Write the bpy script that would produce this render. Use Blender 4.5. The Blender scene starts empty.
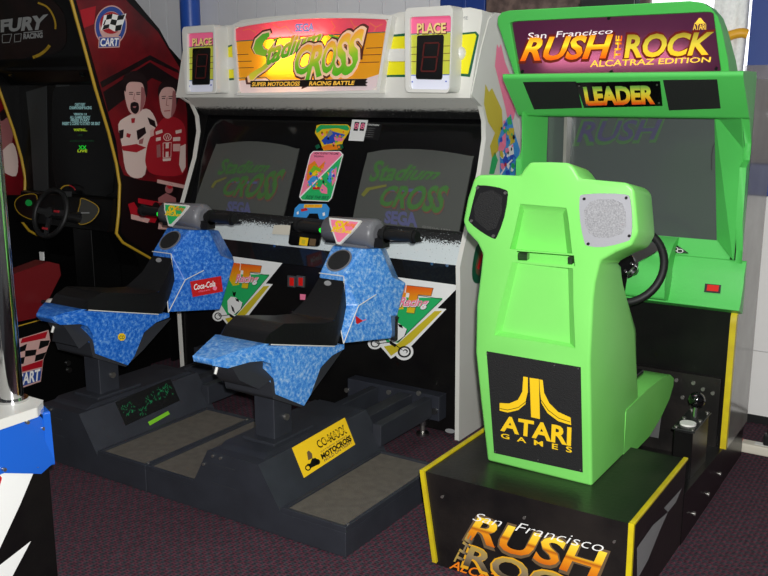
import bpy, bmesh, math, random
from mathutils import Vector, Matrix
random.seed(7)
SC = bpy.context.scene
COL = SC.collection
# ------------------------------------------------------------------ camera
FPX = 908.0; AL = math.radians(32.9); TH = math.radians(12.0); CH = 1.6
cF = Vector((-math.sin(AL)*math.cos(TH), math.cos(AL)*math.cos(TH), -math.sin(TH)))
cR = Vector((math.cos(AL), math.sin(AL), 0)); cU = cR.cross(cF); cC = Vector((0, 0, CH))
cam = bpy.data.objects.new('camera', bpy.data.cameras.new('camera')); COL.objects.link(cam)
cam.data.sensor_fit = 'HORIZONTAL'; cam.data.sensor_width = 36.0; cam.data.lens = 36.0*FPX/768
cam.data.clip_start = 0.02; cam.data.clip_end = 60
cam.matrix_world = Matrix(((cR.x, cU.x, -cF.x, 0), (cR.y, cU.y, -cF.y, 0), (cR.z, cU.z, -cF.z, CH), (0, 0, 0, 1)))
SC.camera = cam

class Plane:
    """a real plane in the room; hit() reads where a sight line of the photograph meets it"""
    def __init__(s, p, n):
        s.p = Vector(p); s.n = Vector(n).normalized()
        if s.n.dot(cC - s.p) < 0: s.n = -s.n
    def hit(s, px, lift=0.0):
        d = cF + cR*((px[0]-384)/FPX) + cU*((288-px[1])/FPX)
        p = s.p + s.n*lift
        return cC + d*((p-cC).dot(s.n)/d.dot(s.n))
def PX(x): return Plane((x, 0, 0), (1, 0, 0))
def PY(y): return Plane((0, y, 0), (0, -1, 0))
def PZ(z): return Plane((0, 0, z), (0, 0, 1))
def P3(a, b, c):
    a, b, c = Vector(a), Vector(b), Vector(c)
    return Plane(a, (b-a).cross(c-a))

# ------------------------------------------------------------------ materials
def lin(c):
    r = []
    for v in c[:3]:
        v = v/255.0
        r.append(v/12.92 if v <= 0.04045 else ((v+0.055)/1.055)**2.4)
    return (r[0], r[1], r[2], 1.0)
MATS = {}
def mat(name, col, rough=0.5, metal=0.0, emit=0.0, coat=0.0, spec=0.5, noise=None, bump=None, emitcol=None, alpha=None):
    """noise=(scale, colour2, amount[, detail]) ; bump=(scale, strength)"""
    m = bpy.data.materials.new(name); m.use_nodes = True
    nt = m.node_tree; b = nt.nodes['Principled BSDF']
    b.inputs['Base Color'].default_value = lin(col); b.inputs['Roughness'].default_value = rough
    b.inputs['Metallic'].default_value = metal; b.inputs['Coat Weight'].default_value = coat
    b.inputs['Coat Roughness'].default_value = 0.08
    b.inputs['Specular IOR Level'].default_value = spec
    if emit:
        b.inputs['Emission Color'].default_value = lin(emitcol or col); b.inputs['Emission Strength'].default_value = emit
    if noise or bump:
        tc = nt.nodes.new('ShaderNodeTexCoord')
    if noise:
        n = nt.nodes.new('ShaderNodeTexNoise'); n.inputs['Scale'].default_value = noise[0]
        n.inputs['Detail'].default_value = noise[3] if len(noise) > 3 else 5.0
        nt.links.new(tc.outputs['Object'], n.inputs['Vector'])
        r = nt.nodes.new('ShaderNodeValToRGB')
        r.color_ramp.elements[0].position = 0.5-noise[2]; r.color_ramp.elements[0].color = lin(col)
        r.color_ramp.elements[1].position = 0.5+noise[2]; r.color_ramp.elements[1].color = lin(noise[1])
        nt.links.new(n.outputs['Fac'], r.inputs['Fac']); nt.links.new(r.outputs['Color'], b.inputs['Base Color'])
    if bump:
        n2 = nt.nodes.new('ShaderNodeTexNoise'); n2.inputs['Scale'].default_value = bump[0]; n2.inputs['Detail'].default_value = 3
        nt.links.new(tc.outputs['Object'], n2.inputs['Vector'])
        bp = nt.nodes.new('ShaderNodeBump'); bp.inputs['Strength'].default_value = bump[1]; bp.inputs['Distance'].default_value = 0.01
        nt.links.new(n2.outputs['Fac'], bp.inputs['Height']); nt.links.new(bp.outputs['Normal'], b.inputs['Normal'])
    MATS[name] = m
    return m
def grad(name, stops, axis='Y', rough=0.4, emit=0.0):
    """printed colour gradient along the artwork's own UV"""
    m = bpy.data.materials.new(name); m.use_nodes = True
    nt = m.node_tree; b = nt.nodes['Principled BSDF']; b.inputs['Roughness'].default_value = rough
    uv = nt.nodes.new('ShaderNodeUVMap'); uv.uv_map = 'UVMap'
    sp = nt.nodes.new('ShaderNodeSeparateXYZ'); nt.links.new(uv.outputs['UV'], sp.inputs[0])
    r = nt.nodes.new('ShaderNodeValToRGB'); cr = r.color_ramp
    cr.elements[0].position = stops[0][0]; cr.elements[0].color = lin(stops[0][1])
    cr.elements[1].position = stops[-1][0]; cr.elements[1].color = lin(stops[-1][1])
    for p, c in stops[1:-1]:
        e = cr.elements.new(p); e.color = lin(c)
    nt.links.new(sp.outputs[axis], r.inputs['Fac']); nt.links.new(r.outputs['Color'], b.inputs['Base Color'])
    if emit:
        nt.links.new(r.outputs['Color'], b.inputs['Emission Color']); b.inputs['Emission Strength'].default_value = emit
    MATS[name] = m
    return m

# ------------------------------------------------------------------ mesh builder
class MB:
    def __init__(s): s.v = []; s.f = []; s.m = []; s.sm = []; s.uv = []; s.mats = []
    def mi(s, m):
        m = MATS[m] if isinstance(m, str) else m
        if m not in s.mats: s.mats.append(m)
        return s.mats.index(m)
    def add(s, vs, fs, m, smooth=False, uvs=None):
        o = len(s.v); s.v += [Vector(p) for p in vs]; k = s.mi(m)
        for f in fs:
            s.f.append([o+i for i in f]); s.m.append(k); s.sm.append(smooth)
            s.uv.append([uvs[i] for i in f] if uvs else None)
    def box(s, x0, x1, y0, y1, z0, z1, m):
        v = [(x, y, z) for z in (z0, z1) for y in (y0, y1) for x in (x0, x1)]
        s.add(v, [(0, 2, 3, 1), (4, 5, 7, 6), (0, 1, 5, 4), (2, 6, 7, 3), (0, 4, 6, 2), (1, 3, 7, 5)], m)
    def obox(s, c, ax, ay, az, m):
        """box from centre and three half-axis vectors"""
        c, ax, ay, az = Vector(c), Vector(ax), Vector(ay), Vector(az)
        v = [c+ax*i+ay*j+az*k for k in (-1, 1) for j in (-1, 1) for i in (-1, 1)]
        s.add(v, [(0, 2, 3, 1), (4, 5, 7, 6), (0, 1, 5, 4), (2, 6, 7, 3), (0, 4, 6, 2), (1, 3, 7, 5)], m)
    def prism(s, pts, off, m, mside=None, smooth=False):
        pts = [Vector(p) for p in pts]; n = len(pts)
        offs = off if isinstance(off, list) else [Vector(off)]*n
        q = [p+Vector(o) for p, o in zip(pts, offs)]
        s.add(pts, [tuple(range(n))[::-1]], m); s.add(q, [tuple(range(n))], m)
        s.add(pts+q, [(i, (i+1) % n, n+(i+1) % n, n+i) for i in range(n)], mside or m, smooth)
    def xprism(s, prof, x0, x1, m): s.prism([(x0, y, z) for y, z in prof], (x1-x0, 0, 0), m)
    def yprism(s, prof, y0, y1, m): s.prism([(x, y0, z) for x, z in prof], (0, y1-y0, 0), m)
    def zprism(s, prof, z0, z1, m): s.prism([(x, y, z0) for x, y in prof], (0, 0, z1-z0), m)
    def ring(s, outer, inner, off, m):
        """frame between two loops of the same count, given thickness"""
        n = len(outer); off = Vector(off)
        O = [Vector(p) for p in outer]; I = [Vector(p) for p in inner]
        v = O+I+[p+off for p in O]+[p+off for p in I]; f = []
        for i in range(n):
            j = (i+1) % n
            f += [(i, j, n+j, n+i), (2*n+i, 3*n+i, 3*n+j, 2*n+j), (i, 2*n+i, 2*n+j, j), (n+i, n+j, 3*n+j, 3*n+i)]
        s.add(v, f, m)
    def loft(s, rings, m, smooth=True, cap=True, closed=False):
        n = len(rings[0]); v = [Vector(p) for r in rings for p in r]; f = []
        K = len(rings)
        for k in range(K if closed else K-1):
            a, b = k*n, ((k+1) % K)*n
            f += [(a+i, a+(i+1) % n, b+(i+1) % n, b+i) for i in range(n)]
        s.add(v, f, m, smooth)
        if cap and not closed:
            s.add(v[:n], [tuple(range(n))[::-1]], m); s.add(v[-n:], [tuple(range(n))], m)
    def tube(s, pts, r, m, n=10, closed=False):
        pts = [Vector(p) for p in pts]; K = len(pts)
        rr = r if isinstance(r, list) else [r]*K
        rings = []; up = None
        for i in range(K):
            a = pts[(i-1) % K] if (i > 0 or closed) else pts[i]
            b = pts[(i+1) % K] if (i < K-1 or closed) else pts[i]
            t = (b-a).normalized()
            if up is None: up = Vector((0, 0, 1)) if abs(t.z) < 0.9 else Vector((1, 0, 0))
            x = up.cross(t).normalized(); y = t.cross(x).normalized(); up = y
            rings.append([pts[i]+(x*math.cos(2*math.pi*k/n)+y*math.sin(2*math.pi*k/n))*rr[i] for k in range(n)])
        s.loft(rings, m, True, not closed, closed)
    def cyl(s, a, b, r, m, n=20, r2=None):
        s.tube([a, b], [r, r if r2 is None else r2], m, n)
    def sphere(s, c, r, m, n=14, sc=(1, 1, 1)):
        c = Vector(c); rings = []
        for i in range(1, n//2):
            t = math.pi*i/(n//2)
            rings.append([c+Vector((math.sin(t)*math.cos(2*math.pi*k/n)*r*sc[0], math.sin(t)*math.sin(2*math.pi*k/n)*r*sc[1], math.cos(t)*r*sc[2])) for k in range(n)])
        s.loft(rings, m, True, True)
    # flat artwork on a real plane
    def poly(s, pl, px, m, lift=0.001, h=0.0):
        v = [pl.hit(p, lift) for p in px]
        n = len(v)
        # signed order so the front faces out along the plane normal
        nn = Vector((0, 0, 0))
        for i in range(n): nn += (v[i]-v[0]).cross(v[(i+1) % n]-v[0])
        if nn.dot(pl.n) < 0: v = v[::-1]; px = px[::-1]
        xs = [p[0] for p in px]; ys = [p[1] for p in px]
        w = max(xs)-min(xs) or 1; hh = max(ys)-min(ys) or 1
        uv = [((p[0]-min(xs))/w, 1-(p[1]-min(ys))/hh) for p in px]
        if h > 0:
            b = [p - pl.n*(h) for p in v]
            s.add(v, [tuple(range(n))], m, False, uv)
            s.add(v+b, [((i+1) % n, i, n+i, n+(i+1) % n) for i in range(n)], m)
            s.add(b, [tuple(range(n))[::-1]], m)
        else:
            s.add(v, [tuple(range(n))], m, False, uv)
    def disc(s, pl, c, rx, ry, m, lift=0.001, n=24, rot=0, h=0.0):
        cr, sr = math.cos(rot), math.sin(rot)
        P = []
        for k in range(n):
            a = 2*math.pi*k/n; x, y = rx*math.cos(a), ry*math.sin(a)
            P.append((c[0]+x*cr-y*sr, c[1]+x*sr+y*cr))
        s.poly(pl, P, m, lift, h)
    def line(s, pl, pts, w, m, lift=0.001):
        for a, b in zip(pts[:-1], pts[1:]):
            d = Vector((b[0]-a[0], b[1]-a[1]))
            if d.length < 1e-6: continue
            nrm = Vector((-d.y, d.x)).normalized()*(w/2); e = d.normalized()*(w*0.2)
            s.poly(pl, [(a[0]-e.x+nrm.x, a[1]-e.y+nrm.y), (b[0]+e.x+nrm.x, b[1]+e.y+nrm.y), (b[0]+e.x-nrm.x, b[1]+e.y-nrm.y), (a[0]-e.x-nrm.x, a[1]-e.y-nrm.y)], m, lift)
    def text(s, pl, quad, body, m, lift=0.002, bold=0.0, shear=0.0, arc=None):
        """lettering mapped to the quad TL,TR,BR,BL (sight lines on the plane)"""
        vs, fs = glyphs(body, bold, shear)
        tl, tr, br, bl = [pl.hit(p, lift) for p in quad]
        out = []; uv = []
        for x, y in vs:
            a = tl.lerp(tr, x); b = bl.lerp(br, x)
            p = b.lerp(a, y)
            if arc: p = p + (a-b)*(arc*(1-(2*x-1)**2))
            out.append(p); uv.append((x, y))
        # keep the faces pointing to the viewer's side
        f0 = fs
        if fs:
            a, b, c = [out[i] for i in fs[0][:3]]
            if (b-a).cross(c-a).dot(pl.n) < 0: f0 = [f[::-1] for f in fs]
        s.add(out, f0, m, False, uv)
    def build(s, name, parent=None, bevel=0.0, seg=2, sub=0, ang=35, wn=True):
        me = bpy.data.meshes.new(name)
        root = parent
        while root is not None and root.parent is not None: root = root.parent
        if root is not None: L = root.location.copy()
        else:
            xs = [p.x for p in s.v]; ys = [p.y for p in s.v]; zs = [p.z for p in s.v]
            L = Vector(((min(xs)+max(xs))/2, (min(ys)+max(ys))/2, min(zs)))
        me.from_pydata([tuple(p-L) for p in s.v], [], s.f)
        for m in s.mats: me.materials.append(m)
        for p, k, sm in zip(me.polygons, s.m, s.sm): p.material_index = k; p.use_smooth = sm
        if any(u is not None for u in s.uv):
            ul = me.uv_layers.new(name='UVMap'); i = 0
            for p, u in zip(me.polygons, s.uv):
                for k, li in enumerate(p.loop_indices): ul.data[li].uv = u[k] if u else (0.5, 0.5)
        me.update()
        o = bpy.data.objects.new(name, me); COL.objects.link(o)
        if parent is not None: o.parent = parent
        else: o.location = L
        if bevel > 0:
            b = o.modifiers.new('bevel', 'BEVEL'); b.width = bevel; b.segments = seg; b.limit_method = 'ANGLE'; b.angle_limit = math.radians(ang)
            b.harden_normals = False
            for p in me.polygons: p.use_smooth = True
            w = o.modifiers.new('wn', 'WEIGHTED_NORMAL'); w.keep_sharp = False
        if sub:
            m = o.modifiers.new('sub', 'SUBSURF'); m.levels = sub; m.render_levels = sub
            for p in me.polygons: p.use_smooth = True
        return o
_G = {}
def glyphs(body, bold, shear):
    k = (body, bold, shear)
    if k in _G: return _G[k]
    cu = bpy.data.curves.new('lettering', 'FONT'); cu.body = body; cu.offset = bold; cu.shear = shear
    cu.resolution_u = 3; cu.fill_mode = 'FRONT'; cu.dimensions = '2D'
    ob = bpy.data.objects.new('lettering', cu); COL.objects.link(ob)
    dg = bpy.context.evaluated_depsgraph_get(); dg.update()
    me = bpy.data.meshes.new_from_object(ob.evaluated_get(dg))
    vs = [(v.co.x, v.co.y) for v in me.vertices]; fs = [tuple(p.vertices) for p in me.polygons]
    bpy.data.objects.remove(ob); bpy.data.curves.remove(cu); bpy.data.meshes.remove(me)
    x0 = min(v[0] for v in vs)+bold; x1 = max(v[0] for v in vs)-bold; y0 = min(v[1] for v in vs)+bold; y1 = max(v[1] for v in vs)-bold
    vs = [((x-x0)/(x1-x0), (y-y0)/(y1-y0)) for x, y in vs]
    _G[k] = (vs, fs)
    return _G[k]
def tag(o, label, cat, group=None, kind=None):
    o['label'] = label; o['category'] = cat
    if group: o['group'] = group
    if kind: o['kind'] = kind
    return o
def thing(name, label, cat, loc, group=None):
    o = bpy.data.objects.new(name, None); COL.objects.link(o); o.location = loc; o.empty_display_size = 0.1
    bpy.context.view_layer.update()
    return tag(o, label, cat, group)
def struct(o): o['kind'] = 'structure'; return o
def smoothloop(pts, n=4, closed=True):
    """catmull-rom through 2-D or 3-D points"""
    P = [Vector(p) for p in pts]; K = len(P); out = []
    rng = range(K) if closed else range(K-1)
    for i in rng:
        p0 = P[(i-1) % K] if closed or i > 0 else P[i]
        p1 = P[i]; p2 = P[(i+1) % K]
        p3 = P[(i+2) % K] if closed or i+2 < K else P[i+1]
        for k in range(n):
            t = k/n
            out.append(0.5*((2*p1)+(p2-p0)*t+(2*p0-5*p1+4*p2-p3)*t*t+(3*p1-p0-3*p2+p3)*t*t*t))
    if not closed: out.append(P[-1])
    return out
def lerp2(a, b, t): return (a[0]+(b[0]-a[0])*t, a[1]+(b[1]-a[1])*t)
def quadpt(q, s, t):
    """point in a TL,TR,BR,BL quad; s right, t down"""
    return lerp2(lerp2(q[0], q[1], s), lerp2(q[3], q[2], s), t)
def roundquad(q, r, n=4):
    """quad with rounded corners, r as a fraction"""
    out = []
    for cs, ct, a0 in ((r, r, 180), (1-r, r, 270), (1-r, 1-r, 0), (r, 1-r, 90)):
        for k in range(n+1):
            a = math.radians(a0+90*k/n)
            out.append(quadpt(q, cs+r*math.cos(a), ct+r*math.sin(a)))
    return out

# ------------------------------------------------------------------ palette
mat('green_plastic', (130, 220, 106), 0.42, noise=(3, (122, 212, 98), 0.25), bump=(60, 0.04))
mat('green_cabinet', (86, 198, 92), 0.42, noise=(3, (80, 190, 86), 0.25), bump=(60, 0.04))
mat('black_plastic', (22, 22, 23), 0.4)
mat('black_gloss', (10, 10, 11), 0.12, coat=0.5)
mat('black_laminate', (13, 12, 13), 0.28, spec=0.3, noise=(9, (20, 19, 18), 0.2), bump=(120, 0.05))
mat('scuffed_black', (15, 14, 14), 0.35, noise=(7, (36, 32, 29), 0.22, 9), bump=(60, 0.08))
mat('rubber', (16, 16, 16), 0.55)
mat('vinyl', (20, 20, 21), 0.33, bump=(90, 0.08))
mat('chrome', (225, 225, 225), 0.1, 1.0)
mat('steel', (160, 160, 158), 0.3, 1.0)
mat('screw_metal', (175, 172, 165), 0.35, 0.9)
mat('yellow_trim', (214, 196, 18), 0.4, noise=(14, (190, 165, 30), 0.2))
mat('yellow_print', (244, 200, 28), 0.5)
mat('white_plastic', (226, 225, 219), 0.4, noise=(4, (216, 214, 205), 0.25))
mat('white_print', (240, 240, 236), 0.45)
mat('black_print', (8, 8, 9), 0.45)
mat('grey_speaker', (158, 158, 162), 0.5, bump=(300, 0.15))
mat('grey_mesh', (132, 132, 134), 0.7, noise=(220, (164, 164, 166), 0.2, 2), bump=(260, 0.4))
mat('black_mesh', (20, 20, 20), 0.75, bump=(260, 0.4))
mat('red_button', (200, 25, 18), 0.3, emit=0.15)
mat('crt_glass', (74, 80, 78), 0.25, coat=0.6)
mat('orange_print', (240, 130, 22), 0.5)
mat('red_print', (200, 28, 30), 0.45)
mat('pink_print', (246, 128, 160), 0.45)
mat('blue_print', (36, 78, 190), 0.45)
mat('green_print', (38, 178, 98), 0.45)
mat('lime_print', (120, 190, 40), 0.45)
mat('darkgreen_print', (10, 90, 60), 0.45)
mat('cyan_print', (60, 150, 220), 0.45)
mat('grey_print', (140, 140, 140), 0.5)
mat('gold_print', (226, 165, 30), 0.5)
mat('brown_print', (105, 84, 58), 0.5)
grad('rush_grad', [(0.0, (206, 104, 16)), (0.40, (232, 146, 24)), (0.5, (176, 92, 20)), (0.6, (246, 186, 36)), (1.0, (252, 218, 64))])
grad('rock_grad', [(0.0, (70, 62, 52)), (0.5, (140, 122, 92)), (1.0, (178, 150, 70))])
# ================================================================== the setting
WY = 4.62
def carpet():
    m = bpy.data.materials.new('carpet'); m.use_nodes = True; nt = m.node_tree; b = nt.nodes['Principled BSDF']
    b.inputs['Roughness'].default_value = 0.95; b.inputs['Specular IOR Level'].default_value = 0.1
    tc = nt.nodes.new('ShaderNodeTexCoord')
    mp = nt.nodes.new('ShaderNodeMapping'); mp.inputs['Rotation'].default_value = (0, 0, 0.0)
    nt.links.new(tc.outputs['Object'], mp.inputs[0])
    w = nt.nodes.new('ShaderNodeTexWave'); w.wave_type = 'BANDS'; w.bands_direction = 'X'; w.inputs['Scale'].default_value = 17
    w.inputs['Distortion'].default_value = 0.5; w.inputs['Detail'].default_value = 1.0
    w2 = nt.nodes.new('ShaderNodeTexWave'); w2.bands_direction = 'Y'; w2.inputs['Scale'].default_value = 26; w2.inputs['Distortion'].default_value = 0.5
    n = nt.nodes.new('ShaderNodeTexNoise'); n.inputs['Scale'].default_value = 90; n.inputs['Detail'].default_value = 3
    for q in (w, w2, n): nt.links.new(mp.outputs[0], q.inputs['Vector'])
    ck = nt.nodes.new('ShaderNodeTexChecker'); ck.inputs['Scale'].default_value = 54; nt.links.new(mp.outputs[0], ck.inputs['Vector'])
    ck.inputs['Color1'].default_value = lin((96, 54, 66)); ck.inputs['Color2'].default_value = lin((66, 64, 70))
    mx = nt.nodes.new('ShaderNodeMix'); mx.data_type = 'RGBA'; mx.inputs[7].default_value = lin((46, 40, 48))
    mul = nt.nodes.new('ShaderNodeMath'); mul.operation = 'MULTIPLY'
    nt.links.new(w.outputs['Fac'], mul.inputs[0]); nt.links.new(w2.outputs['Fac'], mul.inputs[1])
    nt.links.new(mul.outputs[0], mx.inputs[0]); nt.links.new(ck.outputs['Color'], mx.inputs[6])
    mx2 = nt.nodes.new('ShaderNodeMix'); mx2.data_type = 'RGBA'; mx2.blend_type = 'MULTIPLY'; mx2.inputs[0].default_value = 0.7
    rp = nt.nodes.new('ShaderNodeValToRGB'); rp.color_ramp.elements[0].position = 0.3; rp.color_ramp.elements[0].color = (0.45, 0.45, 0.45, 1); rp.color_ramp.elements[1].position = 0.7; rp.color_ramp.elements[1].color = (1.3, 1.3, 1.3, 1)
    nt.links.new(n.outputs['Fac'], rp.inputs[0]); nt.links.new(mx.outputs[2], mx2.inputs[6]); nt.links.new(rp.outputs[0], mx2.inputs[7])
    nt.links.new(mx2.outputs[2], b.inputs['Base Color'])
    bp = nt.nodes.new('ShaderNodeBump'); bp.inputs['Strength'].default_value = 0.5; bp.inputs['Distance'].default_value = 0.004
    nt.links.new(n.outputs['Fac'], bp.inputs['Height']); nt.links.new(bp.outputs['Normal'], b.inputs['Normal'])
    MATS['carpet'] = m
carpet()
mat('wall_white', (226, 226, 228), 0.6, noise=(2, (218, 218, 220), 0.25))
mat('wall_lower', (242, 240, 236), 0.55, noise=(3, (234, 232, 226), 0.25))
mat('wall_blue', (28, 58, 130), 0.45)
mat('blue_pipe', (40, 84, 176), 0.35)
mat('wood_brown', (112, 92, 84), 0.6, noise=(22, (70, 54, 50), 0.15, 8))
mat('curtain_white', (246, 246, 242), 0.8, noise=(60, (225, 225, 222), 0.2))
mat('beige_plastic', (214, 208, 190), 0.5)

b = MB(); b.box(-6.2, 2.2, -1.2, WY+0.2, -0.05, 0, 'carpet'); struct(b.build('floor'))
# back wall: upper boards with grooves on the left, plain lower sheet on the right
b = MB()
b.box(-6.2, 2.2, WY+0.01, WY+0.1, 0.0, 2.9, 'wall_white')
x = -6.2
while x < -2.62:
    b.box(x+0.004, x+0.156, WY, WY+0.02, 0.0, 2.9, 'wall_white'); x += 0.16
b.box(-2.30, 2.2, WY-0.005, WY+0.02, 0.372, 1.135, 'wall_lower')
b.box(-2.30, 2.2, WY-0.005, WY+0.02, 0.04, 0.366, 'wall_lower')
struct(b.build('wall_back'))
b = MB(); b.box(-2.30, 2.2, WY-0.075, WY+0.01, 1.135, 1.285, 'wall_blue'); struct(b.build('trim_1', bevel=0.006))
b = MB(); b.box(-0.945, -0.70, WY-0.05, WY+0.01, 1.285, 2.6, 'wall_blue'); struct(b.build('trim_2', bevel=0.006))
b = MB(); b.box(-2.60, -2.32, WY-0.03, WY+0.01, 1.2, 2.6, 'wall_blue'); b.box(-2.46, -2.43, WY-0.04, WY, 1.2, 2.6, 'wall_blue'); struct(b.build('trim_3', bevel=0.006))
b = MB(); b.cyl((-4.44, WY-0.10, 0), (-4.44, WY-0.10, 2.9), 0.066, 'blue_pipe', 28); struct(b.build('trim_4'))
b = MB(); b.box(-2.31, -1.42, WY-0.04, WY+0.01, 1.285, 2.6, 'wood_brown'); struct(b.build('trim_5', bevel=0.006))
b = MB(); b.box(-0.95, 2.2, WY-0.012, WY, 0.0, 0.04, 'black_plastic'); struct(b.build('baseboard_back'))
# side walls of the room outside the view, and the ceiling, in the same paint
b = MB(); b.box(-6.3, -6.2, -1.2, WY+0.1, 0, 2.9, 'wall_white'); struct(b.build('wall_left'))
b = MB(); b.box(-6.3, 2.2, -1.2, WY+0.1, 2.9, 2.95, 'wall_white'); struct(b.build('ceiling'))
b = MB(); b.box(2.2, 2.3, -1.2, WY+0.1, 0, 2.9, 'wall_white'); struct(b.build('wall_right'))
# window behind the green cabinet: bright pane, frame, curtain
mat('window_light', (250, 250, 255), 0.3, emit=1.1)
b = MB(); b.box(-1.42, -0.95, WY-0.006, WY+0.005, 1.29, 2.6, 'window_light'); struct(b.build('window_1'))
b = MB(); rr = []
P = [(-1.11+0.022*k, WY-0.06+0.014*math.sin(k*1.9)) for k in range(8)]
vs = []; N = 14
for j in range(N+1):
    z = 2.55-1.02*j/N; pinch = 0.35*max(0, (j-9)/5.0)
    vs.append([(x*(1-pinch)+(-0.99)*pinch, y, z) for x, y in P])
V = [p for r in vs for p in r]; W = len(P)
b.add(V, [(j*W+i, j*W+i+1, (j+1)*W+i+1, (j+1)*W+i) for j in range(N) for i in range(W-1)], 'curtain_white', True)
cu = b.build('curtain'); tag(cu, 'white net curtain gathered against the window beside the blue post', 'curtain')
md = cu.modifiers.new('thick', 'SOLIDIFY'); md.thickness = 0.004
b = MB(); b.tube(smoothloop([(-1.085, WY-0.075, 1.80), (-1.04, WY-0.085, 1.86), (-0.98, WY-0.08, 1.88), (-0.95, WY-0.07, 1.875)], 4, False), 0.022, 'gold_print', 10)
tb = b.build('curtain_tieback', cu)
# clear plastic sheet hanging in front of the window and rail
m = bpy.data.materials.new('clear_plastic'); m.use_nodes = True; nt = m.node_tree
pb = nt.nodes['Principled BSDF']; pb.inputs['Base Color'].default_value = lin((176, 160, 160)); pb.inputs['Roughness'].default_value = 0.12
pb.inputs['Alpha'].default_value = 0.42
tc = nt.nodes.new('ShaderNodeTexCoord'); mp = nt.nodes.new('ShaderNodeMapping'); mp.inputs['Scale'].default_value = (60, 60, 2)
ns = nt.nodes.new('ShaderNodeTexNoise'); ns.inputs['Scale'].default_value = 1.0
nt.links.new(tc.outputs['Object'], mp.inputs[0]); nt.links.new(mp.outputs[0], ns.inputs['Vector'])
bp = nt.nodes.new('ShaderNodeBump'); bp.inputs['Strength'].default_value = 0.5; nt.links.new(ns.outputs['Fac'], bp.inputs['Height']); nt.links.new(bp.outputs['Normal'], pb.inputs['Normal'])
rp = nt.nodes.new('ShaderNodeValToRGB'); rp.color_ramp.elements[0].position = 0.3; rp.color_ramp.elements[1].position = 0.7
rp.color_ramp.elements[0].color = lin((158, 148, 148)); rp.color_ramp.elements[1].color = lin((188, 180, 180))
nt.links.new(ns.outputs['Fac'], rp.inputs[0]); nt.links.new(rp.outputs[0], pb.inputs['Base Color'])
MATS['clear_plastic'] = m
b = MB(); pts = [(-0.950, WY-0.058), (-0.93, WY-0.062), (-0.90, WY-0.0525), (-0.85, WY-0.06), (-0.78, WY-0.0525), (-0.66, WY-0.058), (-0.5, WY-0.0525)]
V = [(x, y, 1.735) for x, y in pts]+[(x, y, 1.2855) for x, y in pts]; W = len(pts)
b.add(V, [(i, i+1, W+i+1, W+i) for i in range(W-1)], 'clear_plastic', True)
sh = b.build('plastic_sheet'); md = sh.modifiers.new('thick', 'SOLIDIFY'); md.thickness = 0.003
tag(sh, 'crinkled clear plastic sheet hanging from the window sill beside the green cabinet', 'plastic sheet')

# power strip on the floor along the wall and its black cable
b = MB(); P0 = Vector((-0.80, 4.20, 0)); 
b.box(-0.80, 0.3, 4.17, 4.235, 0.0, 0.045, 'beige_plastic')
ps = b.build('power_strip', bevel=0.008); tag(ps, 'cream power strip lying on the carpet below the white wall', 'power strip')
for k in range(4):
    b = MB(); b.box(-0.70+0.12*k, -0.64+0.12*k, 4.185, 4.22, 0.0445, 0.047, 'white_plastic'); b.build('socket', ps)
b = MB(); b.box(-0.775, -0.755, 4.19, 4.215, 0.0445, 0.052, 'red_button'); b.build('switch', ps)
b = MB(); b.box(-0.665, -0.625, 4.185, 4.22, 0.0475, 0.10, 'black_plastic')
pw = b.build('power_plug', bevel=0.006); tag(pw, 'black plug standing in the cream power strip with a cable arching up', 'plug')
b = MB(); b.tube(smoothloop([(-0.645, 4.2, 0.09), (-0.64, 4.21, 0.14), (-0.60, 4.24, 0.175), (-0.53, 4.28, 0.19), (-0.42, 4.33, 0.17), (-0.3, 4.4, 0.05), (-0.2, 4.42, 0.008), (0.2, 4.44, 0.008)], 5, False), 0.008, 'rubber', 8)
b.build('cable', pw)
b = MB(); b.box(-0.845, -0.805, 4.255, 4.30, 0.0, 0.055, 'beige_plastic'); bx = b.build('junction_box', bevel=0.006)
tag(bx, 'small cream cable box on the carpet at the left end of the power strip', 'junction box')
# ================================================================== green racing cabinet with seat
RX0, RX1 = -1.48, -0.742
rush = thing('racing_cabinet', 'lime green sit-down racing cabinet with speaker seat and yellow edged black base', 'arcade machine', (-1.11, 3.3, 0))
# ---- pedestal
b = MB(); b.yprism([(RX0+0.056, 0.0), (RX0+0.002, 0.334), (RX1-0.002, 0.334), (RX1-0.002, 0.0)], 2.53, 3.13, 'scuffed_black')
ped = b.build('pedestal', rush, bevel=0.004)
# carpet platform and rails back to the cabinet
b = MB(); b.box(RX0+0.06, RX1-0.06, 3.13, 3.73, 0.02, 0.11, 'scuffed_black')
b.build('footwell', rush, bevel=0.004)
for x0, x1 in ((RX0, RX0+0.06), (RX1-0.06, RX1)):
    b = MB(); b.xprism([(3.13, 0), (3.13, 0.20), (3.74, 0.17), (3.74, 0)], x0, x1, 'black_laminate')
    for y, z in ((3.30, 0.055), (3.512, 0.052), (3.70, 0.069)):
        if x1 == RX1: b.cyl((x1, y, z), (x1+0.006, y, z), 0.009, 'screw_metal', 8)
    b.build('side_rail', rush)
# yellow edging of the pedestal (front edge and top edge, both sides)
for xt, xb in ((RX0-0.004, RX0+0.050), (RX1-0.012, RX1-0.010)):
    b = MB(); b.yprism([(xb, 0.01), (xt, 0.33), (xt, 0.341), (xt+0.017, 0.341), (xt+0.017, 0.33), (xb+0.017, 0.01)], 2.520, 2.532, 'yellow_trim')
    b.box(xt, xt+0.017, 2.532, 3.13, 0.33, 0.341, 'yellow_trim')
    b.build('edge_trim', rush, bevel=0.003)
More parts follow.
